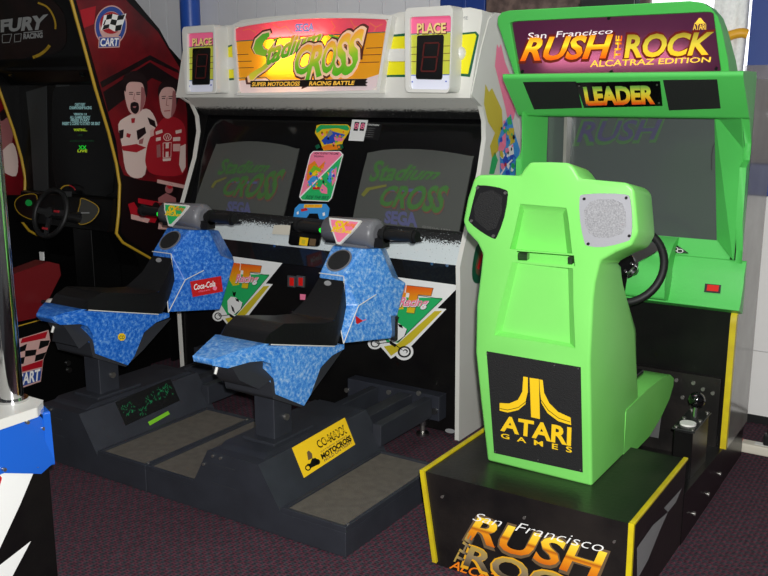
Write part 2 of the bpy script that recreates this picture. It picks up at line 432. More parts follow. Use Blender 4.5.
# writing on the pedestal's front panel
pl = PY(2.53)
b = MB()
b.text(pl, [(474, 512), (604, 542), (604, 553), (472, 520)], 'San  Francisco', 'white_print', 0.0035, -0.012, 0.35)
b.text(pl, [(473, 514), (608, 552), (602, 585), (464, 540)], 'RUSH', 'brown_print', 0.002, 0.04, 0.15)
b.text(pl, [(474, 516), (606, 553), (600, 582), (466, 538)], 'RUSH', 'rush_grad', 0.003, 0.022, 0.15)
b.text(pl, [(454, 561), (468, 533), (474, 539), (462, 564)], 'THE', 'rock_grad', 0.0042, 0.03, 0.0)
b.text(pl, [(470, 545), (602, 588), (598, 609), (462, 567)], 'ROCK', 'gold_print', 0.0036, 0.035, 0.0)
b.text(pl, [(471, 546), (601, 589), (597, 607), (464, 565)], 'ROCK', 'rock_grad', 0.0042, 0.02, 0.0)
b.text(pl, [(452, 560), (600, 607), (599, 617), (449, 568)], 'ALCATRAZ EDITION', 'orange_print', 0.003, 0.01, 0.2)
b.build('base_lettering', ped)
for p in ((442, 497), (524, 518), (614, 542)):
    b = MB(); b.disc(pl, p, 1.5, 1.5, 'screw_metal', 0.003, 12, 0, 0.004); b.build('screw', ped)
# scuffed grey print low on the pedestal's right side
pl = PX(RX1-0.002); b = MB()
b.poly(pl, [(637, 548), (653, 525), (668, 512), (660, 530), (648, 560), (637, 580)], 'grey_print', 0.001)
b.poly(pl, [(664, 508), (682, 488), (676, 502), (668, 512)], 'grey_print', 0.001)
b.build('side_print', ped)
# ---- cabinet lower body
b = MB(); b.box(RX0+0.002, RX1-0.002, 3.745, 4.14, 0.0, 0.95, 'black_laminate')
body = b.build('cabinet_base', rush)
mat('grey_laminate', (150, 148, 142), 0.14, noise=(5, (128, 124, 116), 0.25))
for x0, x1 in ((RX0-0.012, RX0+0.002), (RX1-0.002, RX1+0.010)):
    b = MB(); b.xprism([(3.735, 0.165), (4.14, 0.165), (4.14, 1.66), (3.715, 1.66), (3.735, 0.9), (3.735, 0.76)], x0, x1, 'grey_laminate')
    b.build('side_panel', rush)
for x0, x1 in ((RX0-0.012, RX0+0.012), (RX1-0.012, RX1+0.012)):
    b = MB(); b.xprism([(3.72, 0.17), (3.72, 0.70), (3.725, 0.735), (3.745, 0.76), (3.76, 0.76), (3.748, 0.70), (3.748, 0.17)], x0, x1, 'yellow_trim')
    b.build('edge_trim', rush, bevel=0.003)
b = MB(); b.box(RX0+0.03, RX1-0.03, 3.728, 3.746, 0.11, 0.465, 'scuffed_black')
for x, z in ((-1.0, 0.43), (-0.95, 0.43), (-0.88, 0.43), (-0.84, 0.41), (-0.80, 0.40), (-0.92, 0.36), (-0.88, 0.33)): b.cyl((x, 3.729, z), (x, 3.722, z), 0.008, 'screw_metal', 8)
b.build('kick_panel', body)
# pedals
for xx in (-1.02, -1.16):
    b = MB(); b.obox((xx, 3.66, 0.24), (0.035, 0, 0), (0, 0.012, 0.05), (0, 0.008, -0.003), 'steel'); b.cyl((xx, 3.67, 0.24), (xx, 3.73, 0.34), 0.012, 'black_plastic', 8)
    b.build('pedal', rush)
# shifter box
b = MB(); b.box(-0.835, -0.765, 3.29, 3.53, 0.105, 0.375, 'black_laminate'); sb = b.build('shifter_box', rush, bevel=0.004)
b = MB(); b.box(-0.842, -0.758, 3.285, 3.535, 0.375, 0.383, 'black_plastic')
for x in (-0.83, -0.77):
    for y in (3.30, 3.41, 3.52): b.cyl((x, y, 0.383), (x, y, 0.388), 0.008, 'screw_metal', 8)
b.build('shifter_plate', sb, bevel=0.002)
b = MB(); b.cyl((-0.80, 3.35, 0.383), (-0.80, 3.35, 0.39), 0.03, 'white_plastic', 20); b.build('view_button', sb)
b = MB(); b.cyl((-0.80, 3.45, 0.38), (-0.80, 3.46, 0.43), 0.009, 'chrome', 10); b.sphere((-0.80, 3.462, 0.448), 0.032, 'black_gloss', 16); b.build('shift_lever', sb)

# ---- hood: wings, visor, bezel, dash
prof_w = [(3.52, 1.665), (3.55, 1.615), (3.64, 1.515), (3.66, 1.41), (3.645, 1.355), (3.60, 1.33), (3.612, 1.12), (3.69, 1.00), (3.70, 0.95), (3.71, 0.95), (3.71, 1.672)]
HX0, HX1 = -1.655, -0.728
b = MB(); b.xprism(prof_w, HX0, HX0+0.026, 'green_cabinet'); b.build('hood_wing', rush, bevel=0.010)
b = MB(); b.xprism([(min(3.72, y+(0.06 if z < 1.5 else 0)), z) for y, z in prof_w], HX1-0.025, HX1, 'green_cabinet'); b.build('hood_wing', rush, bevel=0.010)
b = MB(); b.xprism([(3.455, 1.684), (3.46, 1.662), (3.612, 1.522), (3.63, 1.512), (3.68, 1.512), (3.68, 1.684)], HX0-0.004, HX1+0.004, 'green_cabinet')
b.box(HX0+0.06, HX1-0.06, 3.67, 3.80, 1.535, 1.66, 'green_cabinet')
visor = b.build('visor', rush, bevel=0.012, seg=3)
vp = P3((0, 3.46, 1.662), (1, 3.46, 1.662), (0, 3.612, 1.522))
b = MB()
b.poly(vp, [(523, 82.5), (576, 82), (582, 108), (534, 109.5)], 'black_mesh', 0.003, 0.008)
b.build('speaker_grille', visor)
b = MB(); b.poly(vp, [(663, 80.5), (717, 80), (720.5, 108.5), (669, 110.5)], 'black_mesh', 0.003, 0.008); b.build('speaker_grille', visor)
grad('leader_grad', [(0.0, (235, 90, 20)), (0.35, (240, 190, 40)), (0.7, (220, 220, 70)), (1, (120, 170, 70))], emit=0.12)
b = MB(); b.poly(vp, [(575.5, 83), (660, 81.5), (662.5, 106), (584, 108)], 'black_gloss', 0.003, 0.008)
b.text(vp, [(584, 88), (653, 86.5), (654, 103), (587, 104.5)], 'LEADER', 'leader_grad', 0.005, 0.05, 0.0)
for p in ((579, 86), (657, 85), (659, 103), (587, 105)): b.disc(vp, p, 1, 1, 'screw_metal', 0.006)
b.build('leader_sign', visor)
# raised green divider ribs beside the sign
# marquee
mb_, mt = Vector((0, 3.585, 1.68)), Vector((0, 3.425, 1.925))
mp_ = P3((0, 3.585, 1.68), (1, 3.585, 1.68), (0, 3.425, 1.925))
out_px = smoothloop([(516, 80), (500, 30), (499, 17), (508, 11), (600, 5), (690, 0), (711, 2), (721, 16), (727, 45), (730, 80)], 3)
def rq(q, r=0.04, n=3): return roundquad(q, r, n)
O = [(501, 34), (497.5, 24), (498, 17), (502, 12.5), (510, 10.5), (690, 1), (702, 2.5), (711, 8), (718, 17), (722, 30), (728, 60), (729, 70), (729.5, 74), (729, 77), (724, 79), (522, 81), (518, 80.5), (516, 79), (515, 76), (513, 70)]; I = rq([(509.5, 21.5), (713, 11.5), (721, 72.5), (519, 76.5)], 0.04, 4)
b = MB()
b.ring([mp_.hit(p, 0.0) for p in O], [mp_.hit(p, 0.0) for p in I], (0, 0.06, 0.0), 'green_cabinet')
fo = [mp_.hit(p, -0.055) for p in O]
b.prism([p for p in fo], [Vector((0, 3.80-(p.z-1.68)*1.0-p.y, 0)) for p in fo], 'green_cabinet')
mq = b.build('marquee_housing', rush, bevel=0.010, seg=3)
mat('marquee_purple', (112, 44, 88), 0.4, emit=0.08)
nt = MATS['marquee_purple'].node_tree; pb = nt.nodes['Principled BSDF']; out = nt.nodes['Material Output']
tr = nt.nodes.new('ShaderNodeBsdfTranslucent'); tr.inputs[0].default_value = lin((170, 104, 132))
mx = nt.nodes.new('ShaderNodeMixShader'); mx.inputs[0].default_value = 0.5
nt.links.new(pb.outputs[0], mx.inputs[1]); nt.links.new(tr.outputs[0], mx.inputs[2]); nt.links.new(mx.outputs[0], out.inputs['Surface'])
mat('tube_glow', (255, 220, 225), 0.5, emit=4.5)
grad('rush_lit', [(0.0, (230, 88, 14)), (0.45, (244, 150, 20)), (0.6, (255, 214, 50)), (1.0, (236, 150, 30))], emit=0.55)
grad('rock_lit', [(0.0, (250, 190, 40)), (0.5, (214, 190, 60)), (1.0, (150, 130, 40))], emit=0.5)
mat('edge_red', (110, 26, 22), 0.4, emit=0.25)
mat('edition_lit', (250, 200, 70), 0.4, emit=0.5)
mat('script_lit', (236, 222, 226), 0.4, emit=0.45)
b = MB()
b.poly(mp_, I, 'marquee_purple', -0.018)
b.text(mp_, [(526, 33), (612, 28.5), (613, 33.5), (528, 39.5)], 'San  Francisco', 'script_lit', -0.014, 0.004, 0.3)
b.text(mp_, [(525, 37.5), (613, 34), (611, 59), (520, 62)], 'RUSH', 'edge_red', -0.015, 0.065, 0.2)
b.text(mp_, [(526, 38.5), (612, 35), (610, 57.5), (521, 60.5)], 'RUSH', 'rush_lit', -0.013, 0.03, 0.2)
b.text(mp_, [(614, 58), (616, 36), (622, 36), (620, 58)], 'THE', 'rush_lit', -0.013, 0.03, 0.0)
b.text(mp_, [(623, 34.5), (714, 31.5), (711, 55), (624, 59)], 'ROCK', 'edge_red', -0.015, 0.065, 0.2)
b.text(mp_, [(624, 35.5), (713, 32.5), (710, 54), (625, 57.5)], 'ROCK', 'rock_lit', -0.013, 0.03, 0.2)
b.text(mp_, [(590, 60.5), (711, 57), (711, 62), (590, 67)], 'ALCATRAZ EDITION', 'edition_lit', -0.013, 0.015, 0.1)
b.text(mp_, [(693, 24.5), (706, 24), (706, 29.5), (693, 30)], 'ATARI', 'edition_lit', -0.013, 0.01, 0)
b.poly(mp_, [(699, 18), (701, 18), (704, 22), (706, 23.5), (694, 24), (696, 22)], 'edition_lit', -0.013)
b.build('marquee_panel', mq)
b = MB(); b.poly(mp_, [(545, 50), (690, 43), (692, 56), (546, 63)], 'tube_glow', -0.050, 0.004); b.build('lamp', mq)
for p in ((608.5, 18.5), (611, 72), (522, 72), (716, 69)):
    b = MB(); b.disc(mp_, p, 1.6, 1.6, 'black_plastic', -0.010, 12, 0, 0.006); b.build('bolt', mq)
b = MB(); b.box(-1.36, -1.14, 3.50, 3.56, 1.930, 1.965, 'black_plastic'); b.build('top_handle', mq, bevel=0.006)
# screen and bezel
SY = 3.77
sp = PY(SY)
scr = [sp.hit(p) for p in ((545, 111), (716, 111), (718, 241), (535, 226))]
zb, zt = 1.03, 1.53
sx0, sx1 = scr[0].x, scr[1].x
b = MB(); b.box(sx0-0.02, sx1+0.06, SY, SY+0.02, zb-0.01, zt+0.01, 'crt_glass'); 
screen = b.build('screen', rush)
mat('screen_ghost', (70, 66, 92), 0.3, emit=0.04); mat('screen_ghost_green', (66, 96, 62), 0.3, emit=0.02)
b = MB()
b.text(sp, [(578, 121), (664, 118), (660, 141), (574, 145)], 'RUSH', 'screen_ghost_green', 0.0015, 0.05, 0.2)
b.text(sp, [(580, 122), (662, 119.5), (658, 139), (577, 142)], 'RUSH', 'screen_ghost', 0.002, 0.02, 0.2)
b.build('screen_image', screen)
# sloped inner bezel: left, right, bottom shelf (the dash top)
b = MB()
b.add([(HX0+0.022, 3.60, 1.53), (sx0+0.012, SY-0.004, zt), (sx0+0.012, SY-0.004, zb), (HX0+0.022, 3.62, 0.96)], [(0, 1, 2, 3)], 'green_cabinet')
md_ = b.build('bezel', rush); md_.modifiers.new('t', 'SOLIDIFY').thickness = 0.006
b = MB()
b.add([(HX1-0.022, 3.62, 1.53), (HX1-0.022, 3.70, 1.40), (HX1-0.022, 3.68, 0.97), (-0.835, SY-0.004, zb), (sx1, SY-0.004, zt)], [(0, 1, 2, 3, 4)], 'green_cabinet')
md_ = b.build('bezel', rush); md_.modifiers.new('t', 'SOLIDIFY').thickness = 0.006
b = MB(); b.line(sp, [(716, 141), (713, 147), (711.5, 156), (711.5, 170)], 1.2, 'black_print', 0.003); b.build('scratch', screen)
# black monitor box behind the hood
b = MB(); b.box(RX0-0.02, RX1-0.002, 3.80, 4.14, 0.95, 1.66, 'black_laminate'); b.build('monitor_box', rush)
# dash
b = MB(); b.xprism([(3.735, 0.962), (3.725, 0.957), (3.70, 0.90), (3.705, 0.875), (3.68, 0.80), (3.66, 0.772), (3.73, 0.745), (3.735, 0.76), (3.735, 0.95)], HX0-0.01, HX1+0.016, 'green_cabinet')
b.xprism([(SY, zb), (3.73, 0.95), (3.73, 0.93), (SY, zb-0.03)], HX0+0.05, HX1-0.05, 'green_cabinet')
dash = b.build('dash', rush, bevel=0.010, seg=3)
b = MB(); b.xprism([(3.765, 1.03), (3.69, 1.005), (3.63, 0.955), (3.60, 0.86), (3.61, 0.79), (3.75, 0.765), (3.80, 0.8)], -1.24, -0.99, 'green_cabinet')
cowl = b.build('dash_cowl', rush, bevel=0.014, seg=3)
b = MB()
gp = P3((-1.2, 3.63, 0.962), (-0.9, 3.63, 0.962), (-1.2, 3.74, 1.01))
gp = P3((-1.2, 3.725, 0.962), (-0.9, 3.725, 0.962), (-1.2, SY, zb+0.006))
b.poly(gp, [(655, 238), (663, 239), (676, 244.5), (688, 252.5), (672, 252), (658, 250)], 'black_gloss', 0.004, 0.02)
for p in ((668, 246), (675, 249), (680, 251)): b.disc(gp, p, 3.4, 2.0, 'white_print', 0.006, 14); b.disc(gp, p, 2.6, 1.5, 'black_print', 0.008, 14)
b.build('gauge_cluster', dash)
# start button
fp = P3((0, 3.705, 0.875), (1, 3.705, 0.875), (0, 3.68, 0.80))
b = MB(); b.poly(fp, [(705, 283.5), (721, 285), (720, 293.5), (704, 292)], 'black_plastic', 0.006, 0.02); bt = b.build('button_frame', dash)
b = MB(); b.poly(fp, [(707.5, 284.5), (719, 285.5), (718, 291.5), (706.5, 290.5)], 'red_button', 0.011, 0.02); b.build('button', bt)
# steering wheel
wc = Vector((-1.125, 3.50, 0.94)); tilt = math.radians(24)
wu = Vector((0, math.sin(tilt), math.cos(tilt))); wx = Vector((1, 0, 0)); wn_ = wx.cross(wu)
R = 0.155
b = MB(); b.tube([wc+(wx*math.cos(a)+wu*math.sin(a))*R for a in [2*math.pi*k/40 for k in range(40)]], 0.016, 'rubber', 12, True)
wheel = b.build('steering_wheel', rush)
b = MB()
for a in (38, 152, 270):
    d = wx*math.cos(math.radians(a))+wu*math.sin(math.radians(a)); pr = d.cross(wn_)
    b.obox(wc+d*R*0.55+wn_*0.004, d*R*0.45, pr*0.022, wn_*0.003, 'chrome' if a == 38 else 'black_gloss')
b.build('spoke', wheel)
b = MB(); b.cyl(wc-wn_*0.03, wc+wn_*0.03, 0.040, 'black_gloss', 24, 0.045); b.cyl(wc-wn_*0.006, wc+wn_*0.006, 0.056, 'chrome', 28); b.cyl(wc-wn_*0.032, wc-wn_*0.03, 0.03, 'chrome', 20)
for k in range(6):
    a = 2*math.pi*k/6; q = wc+(wx*math.cos(a)+wu*math.sin(a))*0.037
    b.cyl(q-wn_*0.034, q-wn_*0.03, 0.006, 'chrome', 8); b.cyl(q+wn_*0.028, q+wn_*0.036, 0.006, 'chrome', 8)
b.build('hub', wheel)
b = MB(); b.cyl(wc+wn_*0.02*(1 if wn_.y > 0 else -1), wc+Vector((0, 0.14, -0.05)), 0.024, 'black_plastic', 16); b.build('steering_column', rush)

# ---- seat shell
spn = P3((0, 2.728, 0.334), (1, 2.728, 0.334), (0, 2.728-0.13*1.0, 1.334))
outl = [(487, 461), (480, 400), (475, 352), (476, 305), (480, 272), (482, 254), (477, 243), (465.5, 231), (462.5, 221), (467, 198), (473.5, 178), (478.5, 174.5), (500, 174.5), (519.5, 175.5), (524, 168), (529.5, 161.7), (550, 161.7), (569, 162.5), (574, 168), (579, 178), (600, 180), (627, 182.5), (634, 189), (636, 210), (638, 233), (631, 246), (616, 252), (600, 261), (595, 283), (593, 300), (590, 362), (592, 487)]
V = [spn.hit(p) for p in outl]
def depth(p):
    z = p.z
    wing = abs(p.x+1.115) > 0.19 and z > 1.03
    if z > 1.36: return 0.16
    if z > 1.10: return 0.18 if abs(p.x+1.115) > 0.15 else 0.18
    if wing: return 0.18
    t = min(1, max(0, (z-0.334)/(1.10-0.334)))
    T = ((0, .52), (.35, .55), (.67, .41), (.91, .25), (1, .20))
    for (t0, d0), (t1, d1) in zip(T[:-1], T[1:]):
        if t <= t1: return d0+(d1-d0)*(t-t0)/(t1-t0)
    return 0.19
F = [v+Vector((0, depth(v), -0.03 if v.z > 1.1 else 0)) for v in V]
# taper the front face a little towards the middle
b = MB(); b.prism(V, [f-v for f, v in zip(F, V)], 'green_plastic')
seat = b.build('seat_shell', rush, bevel=0.016, seg=3, ang=28)
# recesses cut in the back of the shell
def cut(target, pts, back):
    c = MB(); n = len(pts); c.prism(pts, [Vector(q)-Vector(p) for p, q in zip(pts, back)], 'green_plastic')
    me = bpy.data.meshes.new('cut'); L = rush.location
    me.from_pydata([tuple(p-L) for p in c.v], [], c.f); me.materials.append(MATS['green_plastic'])
    bm = bmesh.new(); bm.from_mesh(me); bmesh.ops.remove_doubles(bm, verts=bm.verts, dist=1e-6); bmesh.ops.recalc_face_normals(bm, faces=bm.faces); bm.to_mesh(me); bm.free()
    o = bpy.data.objects.new('cut', me); COL.objects.link(o); o.parent = rush
    m = target.modifiers.new('b', 'BOOLEAN'); m.operation = 'DIFFERENCE'; m.object = o; m.solver = 'EXACT'
    return o
me = seat.data; bm = bmesh.new(); bm.from_mesh(me); bmesh.ops.remove_doubles(bm, verts=bm.verts, dist=1e-6); bmesh.ops.recalc_face_normals(bm, faces=bm.faces); bm.to_mesh(me); bm.free()
for m in list(seat.modifiers):
    if m.type == 'WEIGHTED_NORMAL': seat.modifiers.remove(m)
H = spn.hit
cuts = []
A = [H((517.5, 199), 0.02), H((569, 203.5), 0.02), H((574.5, 254), 0.02), H((507, 249), 0.02)]
B = [H((524, 210), -0.028), H((563, 213.5), -0.028), H((567, 253), -0.050), H((516, 249), -0.050)]
cuts.append(cut(seat, A, B))
A = [H((517, 251), 0.02), H((574, 255.5), 0.02), H((575, 266), 0.02), H((517, 261), 0.02)]
B = [H((517, 251), -0.12), H((574, 255.5), -0.12), H((575, 266), -0.12), H((517, 261), -0.12)]
cuts.append(cut(seat, A, B))
A = [H((508, 261.5), 0.02), H((576.5, 268), 0.02), H((580, 353), 0.02), H((487, 339), 0.02)]
B = [H((518, 263), -0.030), H((568, 269), -0.030), H((570, 343), -0.024), H((502, 331), -0.024)]
cuts.append(cut(seat, A, B))
bpy.context.view_layer.update()
dg = bpy.context.evaluated_depsgraph_get()
nm = bpy.data.meshes.new_from_object(seat.evaluated_get(dg))
seat.modifiers.clear(); old = seat.data; seat.data = nm; nm.name = 'seat_shell'
for o in cuts: bpy.data.objects.remove(o)
for p in nm.polygons: p.use_smooth = True
nm.set_sharp_from_angle(angle=math.radians(38))
nm.materials.clear(); nm.materials.append(MATS['green_plastic'])
# steel bracket in the slot
for q in ([(518, 253), (527, 253.5), (527, 260), (518, 259.5)], [(568, 257), (572, 257.5), (572, 264), (568, 263.5)]):
    b = MB(); b.poly(spn, q, 'steel', -0.03, 0.02); b.build('bracket', seat)
# seat speakers
def spk(q, oct_, mp1, mp2, screws):
    b = MB(); b.poly(spn, q, mp1, 0.004, 0.012); s_ = b.build('seat_speaker', seat, bevel=0.002)
    b = MB(); b.poly(spn, oct_, mp2, 0.006, 0.004); b.build('speaker_grille', s_)
    for p in screws:
        b = MB(); b.disc(spn, p, 1.5, 1.5, 'black_plastic' if mp1 == 'grey_speaker' else 'screw_metal', 0.007, 10, 0, 0.003); b.build('screw', s_)
    return s_
s1 = spk(smoothloop([(579.5, 198), (584, 194.5), (604, 193.5), (625, 194.5), (630, 199), (632, 218), (631, 237), (625, 242), (604, 247), (588, 246), (584, 241), (580, 220)], 2),
    [(584, 210), (590, 202), (598, 199.5), (614, 199.5), (622, 203.5), (625.5, 212), (626, 226), (622, 234), (609, 238), (596, 237.5), (589, 233), (585, 224)], 'grey_speaker', 'grey_mesh', ((584, 199), (626, 198), (629, 236), (588, 244)))
s1['label'] = 'grey framed speaker'
s2 = spk(smoothloop([(476.5, 188), (479, 185.5), (492, 186.5), (505, 190), (507.5, 195), (504, 217), (497, 236), (493, 238.5), (480, 231), (469.5, 222), (469.5, 216)], 2),
    [(480, 193), (492, 190), (502, 196), (502, 212), (496, 228), (488, 231), (475, 220), (474, 206)], 'black_plastic', 'black_mesh', ((477, 188), (505, 193), (493, 236), (471, 221)))
s2['label'] = 'black speaker with its grey frame missing'
# plaque
b = MB(); b.poly(spn, [(486.5, 351.5), (580.5, 367.5), (582.5, 472.5), (494, 453)], 'black_mesh', 0.003, 0.010); plq = b.build('plaque', seat)
def C8(a, c): return (480+a/3.973, 330+c/3.973)
b = MB()
b.poly(spn, [C8(197, 190), C8(234, 195), C8(238, 354), C8(203, 346)], 'yellow_print', 0.005)
lft = [C8(172, 185), C8(190, 188), C8(190, 255), C8(180, 295), C8(152, 318), C8(110, 328), C8(78, 320), C8(78, 290), C8(115, 292), C8(150, 278), C8(168, 245)]
rgt = [C8(236, 196), C8(249, 199), C8(255, 250), C8(275, 290), C8(310, 325), C8(360, 348), C8(362, 378), C8(310, 362), C8(268, 330), C8(244, 290), C8(238, 240)]
b.poly(spn, lft, 'yellow_print', 0.005); b.poly(spn, rgt, 'yellow_print', 0.005)
b.line(spn, [C8(190, 250), C8(182, 285), C8(152, 308), C8(110, 318), C8(80, 312)], 0.6, 'black_print', 0.006)
b.line(spn, [C8(244, 280), C8(270, 318), C8(312, 350), C8(358, 366)], 0.6, 'black_print', 0.006)
b.text(spn, [C8(88, 342), C8(360, 390), C8(358, 458), C8(84, 398)], 'ATARI', 'yellow_print', 0.005, 0.032, 0.0)
b.text(spn, [C8(84, 410), C8(364, 466), C8(364, 488), C8(84, 428)], 'G  A  M  E  S', 'yellow_print', 0.005, 0.02, 0.0)
b.build('plaque_print', plq)
for p in ((28, 94), (295, 141), (390, 154), (60, 484), (230, 517), (398, 556)):
    b = MB(); b.disc(spn, C8(*p), 0.7, 0.7, 'screw_metal', 0.0045, 8, 0, 0.003); b.build('screw', plq)
# cushion
b = MB()
pr = [(3.05, 0.30), (3.36, 0.30), (3.50, 0.33), (3.62, 0.38), (3.665, 0.425), (3.665, 0.455), (3.61, 0.485), (3.48, 0.505), (3.30, 0.51), (3.05, 0.5)]
b.xprism(pr, -1.30, -0.945, 'green_plastic'); ch = b.build('seat_cushion', rush, bevel=0.03, seg=4, ang=20)
b = MB(); b.box(-1.25, -1.02, 3.2, 3.5, 0.505, 0.525, 'vinyl'); b.build('seat_pad', ch, bevel=0.008)
b = MB(); b.box(-1.30, -0.97, 2.76, 3.33, 0.333, 0.345, 'rubber'); b.build('seat_mount', rush)
# ================================================================== white twin motocross cabinet
X0, X1 = -3.72, -1.90
twin = thing('twin_racing_cabinet', 'white twin screen motocross cabinet with pink and yellow lit sign on top', 'arcade machine', (-2.81, 4.0, 0))
mat('cab_white', (222, 221, 214), 0.38, noise=(3, (212, 210, 200), 0.25))
mat('tinted_glass', (58, 60, 62), 0.05, 0.75)
def speckle(name, z0, z1, top, bot, sharp=0.5):
    """sprayed speckled fade between two paints across a height band"""
    m = bpy.data.materials.new(name); m.use_nodes = True; nt = m.node_tree; b = nt.nodes['Principled BSDF']; b.inputs['Roughness'].default_value = 0.6
    g = nt.nodes.new('ShaderNodeNewGeometry'); s = nt.nodes.new('ShaderNodeSeparateXYZ'); nt.links.new(g.outputs['Position'], s.inputs[0])
    mr = nt.nodes.new('ShaderNodeMapRange'); mr.inputs[1].default_value = z0; mr.inputs[2].default_value = z1; nt.links.new(s.outputs['Z'], mr.inputs[0])
    n = nt.nodes.new('ShaderNodeTexNoise'); n.inputs['Scale'].default_value = 170; n.inputs['Detail'].default_value = 4
    nt.links.new(g.outputs['Position'], n.inputs['Vector'])
    a = nt.nodes.new('ShaderNodeMath'); a.operation = 'ADD'; nt.links.new(mr.outputs[0], a.inputs[0])
    k = nt.nodes.new('ShaderNodeMath'); k.operation = 'MULTIPLY_ADD'; k.inputs[1].default_value = 2.6; k.inputs[2].default_value = -1.3
    nt.links.new(n.outputs['Fac'], k.inputs[0]); nt.links.new(k.outputs[0], a.inputs[1])
    r = nt.nodes.new('ShaderNodeValToRGB'); r.color_ramp.elements[0].position = 0.42; r.color_ramp.elements[0].color = lin(bot)
    r.color_ramp.elements[1].position = 0.58; r.color_ramp.elements[1].color = lin(top)
    nt.links.new(a.outputs[0], r.inputs[0]); nt.links.new(r.outputs[0], b.inputs['Base Color']); MATS[name] = m
speckle('frost_header', 1.516, 1.546, (196, 194, 186), (14, 14, 14))
speckle('frost_ledge', 0.962, 0.915, (206, 214, 214), (20, 20, 20))
prof = [(3.86, 1.965), (3.80, 1.93), (3.73, 1.795), (3.65, 1.60), (3.70, 1.575), (3.752, 1.551), (3.79, 1.484), (3.797, 1.40), (3.756, 1.254), (3.63, 0.98), (3.568, 0.84), (3.575, 0.74), (3.588, 0.0), (4.45, 0.0), (4.45, 1.965)]
sides = []
for xa, xb in ((X1-0.022, X1), (X0, X0+0.022)):
    b = MB(); b.xprism(prof, xa, xb, 'cab_white'); sides.append(b.build('side_panel', twin, bevel=0.005))
for xa, xb in ((X1-0.026, X1-0.022), (X0+0.022, X0+0.026)):
    b = MB(); b.xprism([(y+(0.010 if y < 4 else -0.01), z-(0.006 if z > 1.9 else 0)) for y, z in prof], xa, xb, 'black_laminate'); b.build('side_lining', twin)
# printed side art on the right panel
sp = PX(X1); b = MB()
mat('olive_print', (205, 185, 40), 0.5)
b.poly(sp, [(497, 44), (499, 48), (501, 44), (505, 62), (514, 84), (518, 98), (514, 118), (509, 126), (505, 106), (499, 82), (495, 66)], 'pink_print', 0.0015)
b.poly(sp, [(485.5, 84), (489, 92), (492, 88), (497, 99), (502, 110), (503, 134), (499, 150), (492, 158), (490, 146), (495, 133), (488, 122), (484, 104)], 'olive_print', 0.0015)
b.poly(sp, [(492, 158), (495, 152), (498, 160), (494, 174), (489, 174)], 'green_print', 0.0015)
b.poly(sp, [(506, 120), (511, 114), (514, 130), (520, 150), (515, 176), (500, 176), (500, 160), (498, 140), (502, 128)], 'cyan_print', 0.0025)
b.poly(sp, [(501, 138), (506, 132), (506, 146), (502, 153), (498, 150)], 'pink_print', 0.0035)
b.poly(sp, [(509, 128), (514, 128), (515, 142), (509, 146)], 'olive_print', 0.0035)
b.poly(sp, [(502, 158), (511, 150), (516, 158), (506, 170)], 'blue_print', 0.0035)
b.poly(sp, [(508, 147), (513, 144), (514, 154), (509, 156)], 'white_print', 0.0045)
b.poly(sp, [(507, 118), (511, 116), (512, 124), (508, 126)], 'green_print', 0.0035)
b.line(sp, [(500, 176), (506, 166), (512, 160)], 1.5, 'white_print', 0.0045)
random.seed(11)
for k in range(34):
    cx, cy = random.uniform(501, 515), random.uniform(120, 174); r = random.uniform(1.0, 2.6)
    b.poly(sp, [(cx+r*random.uniform(.6, 1.2)*math.cos(a), cy+1.8*r*random.uniform(.6, 1.2)*math.sin(a)) for a in (0.2, 1.4, 2.6, 3.9, 5.2)], random.choice(['pink_print', 'white_print', 'blue_print', 'cyan_print', 'red_print', 'olive_print', 'black_print', 'green_print']), 0.005+0.0001*k)
b.build('side_art', sides[0]); b = MB()
ringo = smoothloop([(478, 244), (473.5, 258), (472, 275), (475, 283), (482, 281), (487, 266), (488, 246)], 3)
b.poly(sp, ringo, 'darkgreen_print', 0.0015)
b.poly(sp, [(480, 249), (475.5, 266), (476, 273), (479, 276), (483, 264), (484, 248)], 'brown_print', 0.0025)
b.poly(sp, [(482, 250), (477, 268), (479, 270), (484, 252)], 'red_print', 0.0035)
b.build('side_art', sides[0])
# body
b = MB()
b.xprism([(3.588+0.012, 0.03), (3.588+0.012, 0.745), (3.62, 0.75), (3.62, 0.84), (3.60, 0.84), (3.665, 0.955), (3.68, 0.97), (4.40, 1.1), (4.40, 0.03)], X0+0.022, X1-0.022, 'black_laminate')
body = b.build('cabinet_body', twin)
b = MB(); b.xprism([(3.59, 0.842), (3.575, 0.845), (3.632, 0.975), (3.665, 0.985), (3.67, 0.96)], X0+0.022, X1-0.022, 'frost_ledge'); b.build('ledge', twin)
b = MB(); b.box(X0+0.022, X1-0.022, 3.600, 3.612, 0.748, 0.842, 'tinted_glass'); b.build('glass_strip', twin)
for x in (-1.98, -2.06, -3.0): 
    b = MB(); b.cyl((x, 3.602, 0.836), (x, 3.592, 0.836), 0.008, 'chrome', 10); b.build('bolt', twin)
# screen panel, header
BPy = lambda z: 3.675+0.358*(z-0.942)
b = MB(); b.xprism([(BPy(0.955), 0.955), (BPy(1.60), 1.60), (BPy(1.60)+0.03, 1.60), (BPy(0.955)+0.03, 0.955)], X0+0.022, X1-0.022, 'black_gloss')
panel = b.build('screen_surround', twin)
bp_ = P3((0, BPy(1), 1), (1, BPy(1), 1), (0, BPy(1.4), 1.4))
b = MB(); b.xprism([(3.70, 1.585), (3.835, 1.49), (3.85, 1.49), (3.85, 1.60), (3.70, 1.60)], X0+0.022, X1-0.022, 'frost_header'); b.build('header', twin)
mat('ghost_green', (70, 112, 60), 0.3); mat('ghost_red', (112, 72, 66), 0.3); mat('ghost_blue', (88, 90, 126), 0.3); mat('ghost_yellow', (116, 116, 54), 0.3); mat('ghost_dim', (112, 112, 108), 0.3)
mat('crt_dark', (82, 84, 80), 0.22, coat=0.5)
